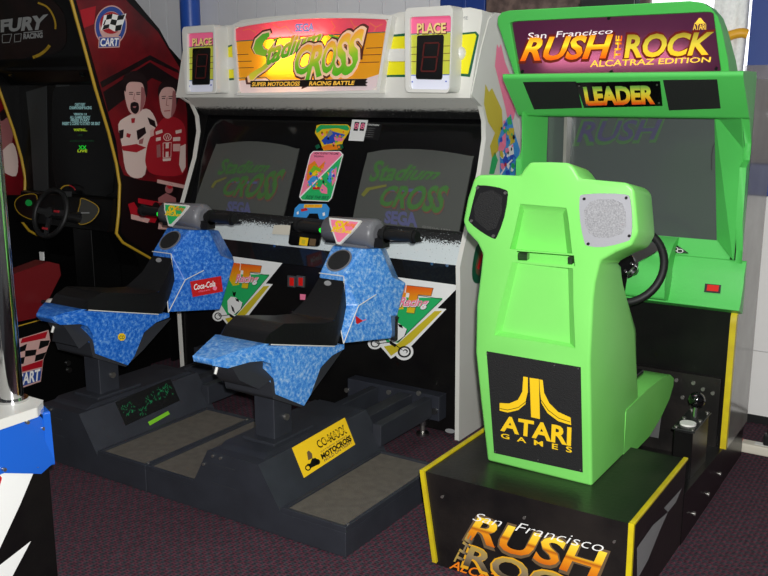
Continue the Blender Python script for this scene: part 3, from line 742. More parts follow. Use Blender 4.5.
def screen(c, logo, seg):
    """c: rounded outline; logo quads are read off the photograph on the panel's plane"""
    b = MB(); b.poly(bp_, c, 'crt_dark', 0.006, 0.012); s_ = b.build('screen', panel, bevel=0.003)
    b = MB()
    b.text(bp_, logo['st'], 'Stadium', 'ghost_green', 0.0075, 0.03, 0.35)
    b.text(bp_, [(x+0.7, y+1.5) for x, y in logo['cr']], 'CROSS', 'ghost_red', 0.0075, 0.04, 0.3)
    b.text(bp_, logo['cr'], 'CROSS', 'ghost_green', 0.0083, 0.035, 0.3)
    b.poly(bp_, logo['sw'], 'ghost_yellow', 0.0075)
    b.text(bp_, logo['bar'], '_ _ _ _', 'ghost_blue', 0.0079, 0.0, 0.0)
    b.text(bp_, logo['se'], 'SEGA', 'ghost_blue', 0.0075, 0.05, 0.0)
    b.text(bp_, logo['yr'], '@SEGA 1992', 'ghost_dim', 0.0075, 0.01, 0.0)
    b.build('screen_image', s_)
    return s_
def C5(a, c): return (350+a/5.485, 140+c/5.485)
scR = smoothloop([C5(110, 68), C5(240, 50), C5(450, 55), C5(660, 88), C5(672, 105), C5(630, 320), C5(588, 545), C5(560, 556), C5(350, 545), C5(60, 505), C5(20, 480), C5(14, 440), C5(50, 260), C5(92, 90)], 3)
lg = dict(st=[C5(120, 110), C5(510, 160), C5(470, 215), C5(105, 225)], cr=[C5(185, 255), C5(540, 255), C5(515, 400), C5(160, 355)], sw=[C5(60, 300), C5(90, 262), C5(200, 243), C5(200, 255), C5(110, 275), C5(75, 312)], bar=[C5(220, 262), C5(410, 270), C5(408, 288), C5(215, 280)], se=[C5(198, 392), C5(364, 400), C5(366, 475), C5(190, 452)], yr=[C5(395, 468), C5(552, 490), C5(550, 503), C5(395, 482)])
screen(scR, lg, 0)
def C8l(a, c): return (160+a/3.388, 60+c/3.388)
scL = smoothloop([C8l(200, 285), C8l(300, 275), C8l(400, 284), C8l(462, 300), C8l(468, 310), C8l(440, 430), C8l(412, 545), C8l(400, 553), C8l(250, 535), C8l(130, 505), C8l(118, 490), C8l(150, 390), C8l(188, 292)], 3)
lgL = dict(st=[C8l(205, 335), C8l(380, 348), C8l(360, 378), C8l(195, 388)], cr=[C8l(225, 405), C8l(425, 372), C8l(385, 472), C8l(212, 455)], sw=[C8l(172, 430), C8l(185, 410), C8l(225, 395), C8l(225, 401), C8l(192, 416), C8l(180, 434)], bar=[C8l(235, 408), C8l(330, 412), C8l(328, 420), C8l(232, 416)], se=[C8l(232, 480), C8l(308, 485), C8l(308, 525), C8l(225, 515)], yr=[C8l(325, 520), C8l(400, 530), C8l(399, 538), C8l(325, 528)])
screen(scL, lgL, 0)
# stickers between the screens
def C6(a, c): return (290+a/5.24, 110+c/5.24)
def sticker(outline, m, items, lbl, busy=None):
    b = MB(); b.poly(bp_, outline, m, 0.003, 0.003)
    for k, it in enumerate(items):
        if it[0] == 't': b.text(bp_, it[1], it[2], it[3], 0.0052, 0.02, 0)
        else: b.poly(bp_, it[1], it[2], 0.004+0.0004*k)
    if busy:
        rs_ = random.Random(len(lbl))
        for k in range(busy[0]):
            cx, cy = quadpt(busy[1], rs_.random(), rs_.random()); r = rs_.uniform(0.5, 1.5)
            b.poly(bp_, [(cx+r*rs_.uniform(.6, 1.2)*math.cos(a), cy+1.3*r*rs_.uniform(.6, 1.2)*math.sin(a)) for a in (0.2, 1.4, 2.6, 3.9, 5.2)], rs_.choice(busy[2]), 0.0056+0.00008*k)
    o = b.build('sticker', panel); o['label'] = lbl
Q = lambda *pts: [C6(*p) for p in pts]
sticker(Q((140, 80), (160, 75), (300, 75), (316, 90), (310, 112), (275, 165), (268, 205), (175, 212), (158, 165), (130, 120)), 'yellow_print',
    [('p', Q((135, 100), (160, 78), (300, 80), (312, 100), (300, 108), (250, 95), (170, 100), (140, 122)), 'green_print'), ('p', Q((165, 160), (215, 110), (290, 130), (245, 170), (180, 182)), 'blue_print'), ('p', Q((190, 125), (215, 100), (225, 125), (200, 145)), 'grey_print'), ('p', Q((165, 195), (200, 180), (255, 185), (262, 205), (180, 210)), 'orange_print'), ('p', Q((130, 188), (150, 178), (160, 195), (140, 206)), 'darkgreen_print'), ('p', Q((245, 182), (275, 178), (280, 200), (252, 206)), 'darkgreen_print'), ('p', Q((230, 140), (285, 150), (270, 165), (235, 160)), 'pink_print')], 'yellow and green rider sticker', (22, Q((165, 110), (290, 110), (265, 195), (180, 195)), ['blue_print', 'grey_print', 'orange_print', 'lime_print', 'pink_print', 'black_print', 'darkgreen_print']))
sticker(Q((122, 215), (262, 215), (278, 232), (218, 462), (200, 480), (62, 474), (48, 455), (105, 232)), 'white_print',
    [('p', Q((124, 219), (260, 219), (272, 234), (52, 452), (109, 234)), 'pink_print'), ('p', Q((273, 240), (214, 460), (198, 476), (64, 470), (56, 458)), 'green_print'),
     ('p', Q((85, 380), (95, 290), (130, 265), (150, 300), (185, 265), (172, 320), (130, 345)), 'orange_print'), ('p', Q((95, 330), (125, 290), (165, 310), (140, 345)), 'lime_print'), ('p', Q((85, 375), (120, 345), (150, 350), (110, 395)), 'cyan_print'),
     ('p', Q((105, 340), (135, 315), (155, 325), (125, 345)), 'yellow_print'), ('p', Q((195, 370), (215, 305), (235, 310), (230, 350), (210, 385)), 'cyan_print'), ('p', Q((218, 320), (245, 300), (240, 370), (220, 400)), 'pink_print'), ('p', Q((155, 420), (170, 385), (195, 410), (195, 440), (165, 435)), 'pink_print'), ('p', Q((120, 403), (158, 403), (155, 416), (117, 416)), 'red_print'),
     ('t', Q((130, 222), (255, 224), (253, 234), (128, 232)), 'HOW TO START THE GAME', 'black_print'), ('t', Q((125, 238), (180, 240), (178, 248), (123, 247)), 'TROPHY', 'black_print'), ('t', Q((90, 448), (205, 452), (200, 468), (80, 466)), 'RIDE THE BIKE', 'darkgreen_print')], 'pink and green instruction sticker', (40, Q((120, 270), (250, 280), (205, 430), (80, 400)), ['orange_print', 'white_print', 'blue_print', 'yellow_print', 'pink_print', 'black_print', 'lime_print', 'cyan_print']))
sticker(Q((48, 492), (190, 492), (206, 515), (196, 575), (160, 590), (145, 542), (100, 542), (70, 590), (15, 575), (25, 515)), 'cyan_print',
    [('p', Q((75, 494), (170, 494), (166, 512), (72, 512)), 'yellow_print'), ('p', Q((55, 520), (85, 512), (95, 525), (60, 533)), 'red_print'), ('p', Q((170, 540), (182, 535), (184, 552), (172, 556)), 'white_print'), ('p', Q((35, 535), (45, 530), (46, 545), (36, 548)), 'white_print'), ('t', Q((80, 497), (165, 497), (162, 509), (78, 509)), 'SUPER BIKE', 'orange_print')], 'blue arch sticker')
sticker(Q((326, 50), (408, 53), (384, 163), (306, 160)), 'white_print', [('p', Q((340, 62), (364, 64), (354, 110), (332, 108)), 'black_print'), ('p', Q((372, 64), (396, 66), (386, 110), (364, 108)), 'black_print'), ('t', Q((342, 68), (362, 70), (354, 100), (335, 98)), '8', 'pink_print'), ('t', Q((374, 70), (394, 72), (386, 100), (367, 98)), '8', 'pink_print')], 'white notice with two dark boxes')
sticker(Q((410, 68), (482, 76), (462, 160), (388, 150)), 'black_plastic', [('t', Q((408, 72), (466, 76), (464, 84), (406, 80)), 'CAUTION', 'white_print')]+[('t', Q((402-3*k, 92+11*k), (446-3*k, 95+11*k), (445-3*k, 99+11*k), (401-3*k, 96+11*k)), 'play safely here', 'grey_print') for k in range(5)], 'black notice with small white print')
# start control block under the blue sticker
cb = PY(3.585); 
b = MB(); b.poly(P3((0, 3.60, 0.9), (1, 3.60, 0.9), (0, 3.625, 0.98)), roundquad([(291, 222), (322, 222), (319, 247), (288, 245)], 0.12, 3), 'black_gloss', 0.012, 0.03); blk = b.build('control_block', twin, bevel=0.003)
lp = P3((0, 3.60, 0.9), (1, 3.60, 0.9), (0, 3.625, 0.98))
b = MB(); b.poly(lp, [(300, 237), (308.5, 238), (307, 246), (299, 245)], 'yellow_print', 0.0135, 0.002); b.poly(lp, [(302, 239.5), (305.5, 240), (305, 244), (301.5, 243.5)], 'olive_print', 0.0145); b.build('sticker', blk)
b = MB(); b.poly(lp, [(310, 238.5), (316, 239), (315, 246), (309, 245.5)], 'brown_print', 0.0135, 0.002); b.build('sticker', blk)
mat('green_lamp', (30, 220, 60), 0.4, emit=0.7)
b = MB(); b.poly(lp, [(285.5, 225), (291, 225.5), (290, 235), (272, 234), (274, 225)], 'beige_plastic', 0.012, 0.006); o = b.build('paper_tag', twin)
# lower panel print
dp = PY(3.600)
def decal(shift, nm_):
    b = MB()
    def D(a, c): return (210+a/7.2, 255+c/7.2)
    def pp(pts, m, l): b.poly(dp, [D(*p) for p in pts], m, l)
    pp([(-60, -10), (130, 6), (522, 58), (402, 206), (452, 210), (268, 448), (152, 536), (100, 472), (-50, 300)], 'white_print', 0.001)
    b.disc(dp, D(58, 440), 5.6, 5.2, 'white_print', 0.0013); b.disc(dp, D(225, 490), 7.2, 7.6, 'white_print', 0.0013)
    pp([(-20, 200), (425, 148), (185, 430), (120, 420)], 'green_print', 0.002)
    pp([(60, 140), (428, 140), (190, 432), (125, 432), (40, 260)], 'green_print', 0.0023)
    pp([(385, 225), (428, 222), (262, 425), (152, 518), (108, 458), (185, 440)], 'olive_print', 0.0027)
    pp([(222, 62), (372, 78), (362, 128), (290, 122), (272, 242), (228, 238), (240, 112), (218, 110)], 'tee_grad', 0.0033)
    pp([(150, 52), (218, 62), (212, 110), (222, 112), (210, 215), (165, 222), (140, 180), (140, 120)], 'tee_grad', 0.0033)
    b.line(dp, [D(222, 62), D(372, 78), D(362, 128), D(290, 122), D(272, 242), D(228, 238)], 0.5, 'brown_print', 0.0038)
    b.line(dp, [D(290, 125), D(425, 148), D(185, 432)], 0.5, 'black_print', 0.0038)
    q = [D(186, 140), D(348, 146), D(342, 208), D(182, 212)]
    for k, (mm, bo) in enumerate((('black_print', 0.08), ('white_print', 0.065), ('pink_print', 0.025))):
        b.text(dp, [(x+0.25*(2-k), y+0.35*(2-k)) for x, y in q], 'Racing', mm, 0.0045+0.0006*k, bo, 0.3)
    # rider and motorcycle, a line drawing in black and white
    pp([(150, 300), (185, 305), (235, 345), (225, 385), (185, 420), (160, 440), (130, 410), (125, 330)], 'white_print', 0.0045)
    pp([(160, 255), (170, 270), (188, 265), (180, 300), (165, 290)], 'black_print', 0.005)
    pp([(180, 310), (205, 318), (212, 340), (190, 330)], 'black_print', 0.005)
    pp([(150, 360), (170, 380), (180, 420), (160, 400)], 'black_print', 0.005)
    pp([(140, 420), (180, 445), (172, 462), (140, 440)], 'black_print', 0.005)
    b.line(dp, [D(235, 345), D(222, 390), D(185, 425)], 0.6, 'black_print', 0.005)
    for (cx, cy, r) in ((58, 440, 3.6), (225, 490, 5.2)):
        b.disc(dp, D(cx, cy), r, r, 'black_print', 0.0055); b.disc(dp, D(cx, cy), r*0.72, r*0.72, 'white_print', 0.006); b.disc(dp, D(cx+6, cy-4), r*0.35, r*0.35, 'black_print', 0.0065); b.disc(dp, D(cx+3, cy), r*0.25, r*0.25, 'white_print', 0.007)
    b.line(dp, [D(165, 440), D(225, 488)], 0.7, 'black_print', 0.006); b.line(dp, [D(140, 430), D(60, 442)], 0.7, 'black_print', 0.006)
    b.v = [v+Vector((shift, 0, 0)) for v in b.v]
    o = b.build('racing_decal', body); o['label'] = nm_
grad('tee_grad', [(0, (220, 200, 30)), (0.55, (240, 150, 24)), (1, (236, 84, 24))])
decal(0.0, 'left pair of triangular racing print with dirt bike'); decal(1.04, 'right pair of triangular racing print with dirt bike')
# coin slots
for cx in (291.5, 300.5):
    b = MB(); b.poly(dp, [(cx-4, 275.5), (cx+4, 276.5), (cx+3.5, 287.5), (cx-4, 286.5)], 'screw_metal', 0.008, 0.01); cs = b.build('coin_slot', body)
    b = MB(); b.poly(dp, [(cx-2, 277.5), (cx+2.2, 278), (cx+2, 286), (cx-2, 285.5)], 'red_button', 0.0095, 0.002); b.build('coin_slot_window', cs)
b = MB(); b.poly(dp, [(300, 294), (305.5, 294.5), (305, 300), (300, 299.5)], 'pink_print', 0.002, 0.002); b.build('price_sticker', body)
b = MB(); q = dp.hit((293.5, 312)); b.cyl(q, q+Vector((0, -0.02, 0)), 0.012, 'chrome', 12); b.build('lock', body)
b = MB(); b.disc(dp, (450, 431), 5, 2.2, 'grey_print', 0.002, 16, 0.15, 0.003); b.build('badge', body)
# marquee: housing, sign, place boxes
def mplane(d): return P3((0, 3.643-d, 1.59), (1, 3.643-d, 1.59), (0, 3.643-d+0.29*0.4, 1.99))
m0 = mplane(0.0)
ol = [(176, 97.5), (178, 30), (186, 28), (232, 25), (242, 20), (270, 16.5), (323, 12.5), (360, 13), (391, 15), (400, 12), (470, 7.5), (482, 10), (484, 17), (471, 98)]
V = [m0.hit(p) for p in ol]
V = [Vector((min(max(p.x, X0), X1-0.004), p.y, p.z)) for p in V]
b = MB(); b.prism(V, [Vector((0, 4.40-p.y, (min(p.z, 1.93)-p.z) if p.z > 1.7 else 0)) for p in V], 'cab_white'); hous = b.build('marquee_housing', twin, bevel=0.010, seg=3)
mat('sun_yellow', (236, 226, 22), 0.4)
def strips(ptsets, nm_):
    for k in range(0, len(ptsets), 2):
        b = MB()
        for pts, m, l in ptsets[k:k+2]: b.poly(m0, pts, m, l)
        b.build(nm_, hous)
strips([([(214, 50), (232, 44.5), (234, 80), (214, 81)], 'darkgreen_print', 0.001), ([(214, 53), (232, 46), (234, 78), (214, 79)], 'sun_yellow', 0.0017),
        ([(390, 35), (407, 33), (407, 77), (386, 77)], 'darkgreen_print', 0.001), ([(390, 37), (407, 36), (407, 74.5), (386, 75)], 'sun_yellow', 0.0017),
        ([(450, 34), (476, 31.5), (479, 35), (470, 77), (449, 75)], 'darkgreen_print', 0.001), ([(450, 36), (475, 33.5), (476.5, 36), (468, 74), (449, 72.5)], 'sun_yellow', 0.0017)], 'side_stripe')
for pts in ([(218, 58), (234, 57), (235, 69), (218, 69)], [(386, 49), (407, 48.5), (407, 61), (386, 61)]):
    b = MB(); b.poly(m0, roundquad(pts, 0.2, 3), 'white_plastic', 0.012, 0.012); b.build('lamp_tube_cover', hous, bevel=0.004)
q = m0.hit((459.5, 54)); b = MB(); b.sphere(q, 0.034, 'white_plastic', 18); b.build('round_lamp', hous)
b = MB(); b.text(m0, [(455, 17), (468, 16), (468, 19.5), (455, 20.5)], 'GAME', 'grey_print', 0.001, 0, 0); b.text(m0, [(457, 22), (463, 21.6), (463, 25.2), (457, 25.6)], 'D', 'darkgreen_print', 0.001, 0, 0); b.build('stencil', hous)
# lit sign
ms = mplane(0.045)
def C7(a, c): return (230+a/4.655, 10+c/4.655)
outer = smoothloop([C7(12, 80), C7(40, 66), C7(150, 48), C7(330, 26), C7(550, 22), C7(735, 28), C7(750, 50), C7(722, 200), C7(695, 370), C7(670, 386), C7(360, 392), C7(45, 398), C7(28, 385), C7(20, 240)], 3)
inner = smoothloop([C7(20, 92), C7(45, 80), C7(150, 62), C7(330, 42), C7(550, 38), C7(722, 44), C7(732, 56), C7(708, 200), C7(682, 355), C7(660, 372), C7(360, 380), C7(55, 386), C7(40, 374), C7(30, 240)], 3)
b = MB(); b.ring([ms.hit(p) for p in outer], [ms.hit(p) for p in inner], (0, 0.06, 0), 'white_plastic'); sgn = b.build('sign_frame', hous, bevel=0.004)
EM = 0.42
mat('lamp_glow', (255, 236, 190), 0.5, emit=11)
mat('lit_pink', (242, 96, 120), 0.4, emit=EM*0.8); mat('lit_yellow', (240, 172, 40), 0.4, emit=EM*0.8); mat('lit_white', (240, 226, 232), 0.4, emit=EM*0.7)
mat('lit_orange_yellow', (246, 190, 70), 0.4, emit=0.25); mat('lit_teal', (16, 100, 90), 0.4, emit=0.1); mat('lit_black', (22, 16, 12), 0.4); mat('lit_green', (104, 176, 44), 0.4, emit=0.2)
mat('lit_cream', (240, 196, 160), 0.4, emit=0.2); mat('lit_brown', (92, 44, 36), 0.4, emit=0.08); mat('lit_orange', (240, 132, 60), 0.4, emit=0.2); mat('lit_lilac', (130, 140, 200), 0.4, emit=0.2)
grad('lit_letters', [(0, (80, 170, 30)), (0.45, (140, 190, 44)), (0.75, (226, 200, 56)), (1, (244, 160, 56))], emit=0.2)
grad('lit_letters2', [(0, (226, 206, 60)), (0.5, (140, 186, 50)), (1, (80, 170, 50))], emit=0.2)
for nm_ in ('lit_yellow', 'lit_pink', 'lit_white'):
    nt = MATS[nm_].node_tree; pb = nt.nodes['Principled BSDF']; out = nt.nodes['Material Output']
    tr = nt.nodes.new('ShaderNodeBsdfTranslucent'); tr.inputs[0].default_value = pb.inputs['Base Color'].default_value
    mx = nt.nodes.new('ShaderNodeMixShader'); mx.inputs[0].default_value = 0.5
    nt.links.new(pb.outputs[0], mx.inputs[1]); nt.links.new(tr.outputs[0], mx.inputs[2]); nt.links.new(mx.outputs[0], out.inputs['Surface'])
b = MB(); L0 = -0.012
b.poly(ms, [C7(22, 140), C7(110, 134), C7(260, 124), C7(460, 112), C7(724, 96), C7(708, 200), C7(695, 298), C7(630, 322), C7(190, 328), C7(165, 320), C7(32, 330), C7(30, 240)], 'lit_yellow', L0)
b.poly(ms, [C7(20, 92), C7(45, 80), C7(150, 62), C7(330, 42), C7(550, 38), C7(722, 44), C7(730, 56), C7(723, 100), C7(460, 116), C7(260, 128), C7(110, 138), C7(22, 144)], 'lit_pink', L0+0.0006)
b.line(ms, [C7(22, 146), C7(110, 140), C7(260, 130), C7(460, 117), C7(722, 102)], 0.9, 'lit_teal', L0+0.001)
for y0, x0, x1 in ((208, 25, 85), (240, 28, 100), (270, 30, 110)): b.line(ms, [C7(x0, y0), C7(x1, y0-2)], 0.7, 'lit_brown', L0+0.001)
for y0, x0, x1 in ((178, 635, 708), (210, 605, 702), (245, 590, 695)): b.line(ms, [C7(x0, y0), C7(x1, y0-3)], 0.7, 'lit_brown', L0+0.001)
for pts in ([(60, 95), (90, 88), (120, 105)], [(150, 80), (175, 95), (160, 115)], [(200, 65), (230, 85), (260, 75), (290, 110)], [(470, 50), (490, 80), (470, 100), (510, 108)], [(560, 45), (580, 80), (620, 70)], [(580, 80), (560, 105)], [(650, 60), (680, 80), (710, 65)], [(680, 80), (670, 100)]):
    b.line(ms, [C7(*p) for p in pts], 0.55, 'lit_orange', L0+0.001)
b.poly(ms, [C7(34, 330), C7(165, 318), C7(190, 326), C7(630, 320), C7(690, 300), C7(682, 355), C7(660, 372), C7(360, 380), C7(55, 386), C7(40, 374)], 'lit_white', L0+0.0008)
b.line(ms, [C7(30, 318), C7(165, 312), C7(185, 328)], 0.8, 'lit_teal', L0+0.0012)
b.poly(ms, [C7(95, 330), C7(640, 320), C7(632, 332), C7(642, 338), C7(630, 344), C7(640, 354), C7(95, 360)], 'lit_black', L0+0.0066)
b.text(ms, [C7(102, 337), C7(325, 333), C7(325, 352), C7(102, 355)], 'SUPER MOTOCROSS', 'lit_orange_yellow', L0+0.0072, 0.03, 0.2)
b.text(ms, [C7(368, 333), C7(580, 330), C7(580, 348), C7(368, 351)], 'RACING BATTLE', 'lit_orange_yellow', L0+0.0072, 0.03, 0.2)
b.text(ms, [C7(305, 66), C7(392, 63), C7(390, 97), C7(305, 100)], 'SEGA', 'lit_lilac', L0+0.002, 0.06, 0); b.text(ms, [C7(309, 70), C7(388, 67), C7(386, 93), C7(309, 96)], 'SEGA', 'lit_white', L0+0.003, 0.0, 0)
# the script: a big S with a long tail, then the rest of the word rising
S_ = [C7(*p) for p in ((92, 325), (88, 300), (110, 285), (150, 262), (172, 238), (165, 218), (120, 205), (108, 180), (120, 140), (150, 112), (180, 104), (186, 122), (165, 140), (150, 165), (158, 182), (195, 195), (208, 215), (195, 245), (165, 275), (130, 300), (108, 325))]
def grow(pts, k):
    cx = sum(p[0] for p in pts)/len(pts); cy = sum(p[1] for p in pts)/len(pts)
    return [(cx+(p[0]-cx)*(1+k*0.6)+0.2, cy+(p[1]-cy)*(1+k*0.35)+0.3) for p in pts]
b.poly(ms, grow(S_, 0.52), 'lit_brown', L0+0.0020); b.poly(ms, grow(S_, 0.28), 'lit_cream', L0+0.0026); b.poly(ms, S_, 'lit_letters2', L0+0.0032)
q = [C7(178, 150), C7(430, 92), C7(415, 152), C7(170, 256)]
for m_, bo, l_, o_ in (('lit_brown', 0.12, 0.0034, 0.5), ('lit_cream', 0.075, 0.0039, 0.3), ('lit_letters', 0.03, 0.0044, 0)):
    b.text(ms, [(x+o_, y+o_*1.4) for x, y in q], 'tadium', m_, L0+l_, bo, 0.3)
for body_, q in (('C', [C7(312, 178), C7(382, 160), C7(366, 292), C7(300, 300)]), ('R', [C7(378, 178), C7(440, 158), C7(424, 300), C7(352, 330)]), ('O', [C7(438, 160), C7(498, 140), C7(486, 282), C7(424, 296)]), ('S', [C7(500, 132), C7(560, 108), C7(536, 290), C7(476, 306)]), ('S', [C7(556, 118), C7(622, 88), C7(590, 280), C7(520, 304)])):
    for m_, bo, l_, o_ in (('lit_brown', 0.11, 0.0050, 0.6), ('lit_cream', 0.075, 0.0055, 0.3), ('lit_letters', 0.03, 0.0060, 0)):
        g = 0.9 if m_ == 'lit_brown' else (0.5 if m_ == 'lit_cream' else 0)
        qq = [(q[0][0]-g, q[0][1]-g), (q[1][0]+g, q[1][1]-g), (q[2][0]+g, q[2][1]+g), (q[3][0]-g, q[3][1]+g)]
        b.text(ms, [(x+o_, y+o_) for x, y in qq], body_, m_, L0+l_, bo, 0.15)
b.poly(ms, [C7(358, 290), C7(376, 285), C7(350, 362), C7(342, 355)], 'lit_cream', L0+0.0042)
b.poly(ms, [C7(455, 112), C7(505, 126), C7(508, 136), C7(470, 132)], 'lit_green', L0+0.002); b.poly(ms, [C7(195, 140), C7(235, 122), C7(240, 130), C7(205, 146)], 'lit_green', L0+0.002)
b.build('lit_sign', sgn)
b = MB(); ml = mplane(0.014)
b.poly(ml, [C7(190, 120), C7(450, 112), C7(445, 285), C7(185, 290)], 'lamp_glow', 0, 0.006); b.build('lamp', sgn)
# place boxes
mpl = mplane(0.10)
def place(o4, i4, disp, word, lbl):
    b = MB(); O = roundquad(o4, 0.08, 4); I = roundquad(i4, 0.05, 4)
    b.ring([mpl.hit(p) for p in O], [mpl.hit(p) for p in I], (0, 0.11, 0), 'white_plastic'); f = b.build('place_box', hous, bevel=0.004)
    f['label'] = lbl
    b = MB()
    D = lambda s, t: quadpt(i4, s, t)
    l = -0.016
    b.poly(mpl, I, 'lit_pale', l)
    b.poly(mpl, [D(0, 0), D(1, 0), D(1, 0.22), D(0, 0.24)], 'place_pink', l+0.0006)
    b.line(mpl, [D(0, 0.24), D(1, 0.22)], 0.8, 'lit_teal', l+0.001)
    b.poly(mpl, [D(0, 0.25), D(1, 0.23), D(1, 0.80), D(0, 0.80)], 'place_yellow', l+0.0006)
    b.line(mpl, [D(0, 0.81), D(1, 0.80)], 0.8, 'blue_print', l+0.001)
    for t in (0.42, 0.52, 0.62): b.line(mpl, [D(0, t), D(1, t-0.01)], 0.6, 'lit_brown', l+0.001)
    b.text(mpl, [(x+0.5, y+0.5) for x, y in word], 'PLACE', 'lit_brown', l+0.002, 0.07, 0); b.text(mpl, word, 'PLACE', 'place_word', l+0.0028, 0.03, 0)
    for p in (D(0.07, 0.90), D(0.92, 0.89)): b.disc(mpl, p, 0.8, 0.8, 'blue_print', l+0.002, 10)
    b.build('place_sign', f)
    b = MB(); b.poly(mpl, roundquad(disp, 0.06, 3), 'black_gloss', l+0.004, 0.006); dsp = b.build('number_display', f)
    b = MB(); E = lambda s, t: quadpt(disp, s, t)
    for a, c in (((.3, .18), (.82, .18)), ((.26, .5), (.78, .5)), ((.2, .82), (.72, .82)), ((.28, .2), (.24, .48)), ((.24, .52), (.19, .8)), ((.84, .2), (.8, .48)), ((.79, .52), (.74, .8))):
        b.line(mpl, [E(*a), E(*c)], (disp[1][0]-disp[0][0])*0.06, 'dim_segment', l+0.0052)
    b.build('digit', dsp)
mat('lit_pale', (222, 224, 238), 0.4, emit=0.08); mat('place_pink', (240, 108, 150), 0.4, emit=0.12); mat('place_yellow', (200, 204, 70), 0.4, emit=0.05); mat('place_word', (236, 206, 130), 0.4, emit=0.15); mat('dim_segment', (74, 20, 18), 0.4, emit=0.1)
place([(404.5, 8), (453, 5), (449.5, 93), (405, 92.5)], [(409.5, 17), (451, 15.5), (449, 89.5), (409.5, 89)], [(417, 35.5), (443.8, 34.5), (442, 79.5), (415.8, 79)], [(417.2, 23.8), (445.5, 23), (445.5, 32.8), (417.2, 33.3)], 'right place display box')
place([(181.5, 27), (214.5, 24), (216.5, 93.5), (184.5, 94.5)], [(187, 33.5), (213, 32), (213, 91.5), (187.5, 92)], [(192.5, 48.3), (210.3, 47.5), (209.5, 84.5), (192, 85)], [(192.5, 38.7), (211.5, 38), (211.5, 45), (192.5, 46)], 'left place display box')
# steel bar at the foot of the cabinet and its fixings
mat('blue_grey_metal', (50, 53, 62), 0.5, 0.2, noise=(8, (42, 44, 51), 0.25))
b = MB(); b.box(-2.50, -1.977, 3.53, 3.60, 0.10, 0.222, 'blue_grey_metal')
for p in ((347, 390), (389, 392), (419, 393)):
    q = PY(3.53).hit(p); b.cyl(q, q+Vector((0, -0.008, 0)), 0.012, 'screw_metal', 8)
q = PY(3.53).hit((435, 411)); b.cyl(q, q+Vector((0, -0.01, 0)), 0.016, 'steel', 10)
b.build('mounting_bar', twin, bevel=0.003)
b = MB(); b.box(-3.55, -2.98, 3.53, 3.60, 0.10, 0.222, 'blue_grey_metal'); b.build('mounting_bar', twin, bevel=0.003)
def caster(x, y, par):
    b = MB(); b.cyl((x, y, 0.002), (x, y, 0.014), 0.032, 'steel', 18); b.cyl((x, y, 0.014), (x, y, 0.11), 0.011, 'screw_metal', 10); b.cyl((x, y, 0.055), (x, y, 0.08), 0.024, 'steel', 6); b.build('levelling_foot', par)
caster(-2.085, 3.565, twin); caster(-3.2, 3.62, twin)
# ================================================================== the two ride-on motorcycles
def bluemat(name, base, light, fleck):
    m = bpy.data.materials.new(name); m.use_nodes = True; nt = m.node_tree; b = nt.nodes['Principled BSDF']; b.inputs['Roughness'].default_value = 0.35
    tc = nt.nodes.new('ShaderNodeTexCoord'); n = nt.nodes.new('ShaderNodeTexNoise'); n.inputs['Scale'].default_value = 62; n.inputs['Detail'].default_value = 8; n.inputs['Roughness'].default_value = 0.72
    nt.links.new(tc.outputs['Object'], n.inputs['Vector'])
    r = nt.nodes.new('ShaderNodeValToRGB'); e = r.color_ramp.elements
    e[0].position = 0.38; e[0].color = lin(base); e[1].position = 0.70; e[1].color = lin(fleck)
    k = r.color_ramp.elements.new(0.50); k.color = lin(light)
    nt.links.new(n.outputs['Fac'], r.inputs[0]); nt.links.new(r.outputs[0], b.inputs['Base Color']); MATS[name] = m
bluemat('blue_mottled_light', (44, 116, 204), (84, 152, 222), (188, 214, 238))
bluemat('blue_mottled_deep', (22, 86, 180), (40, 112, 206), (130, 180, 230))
mat('base_grey', (50, 53, 60), 0.5, 0.1, noise=(10, (42, 44, 50), 0.25), bump=(150, 0.05))
mat('tread', (98, 92, 82), 0.85, noise=(30, (82, 76, 68), 0.25), bump=(220, 0.25))
mat('handle_grey', (112, 112, 116), 0.4)
mat('under_grey', (46, 48, 53), 0.6)
CX = -2.22
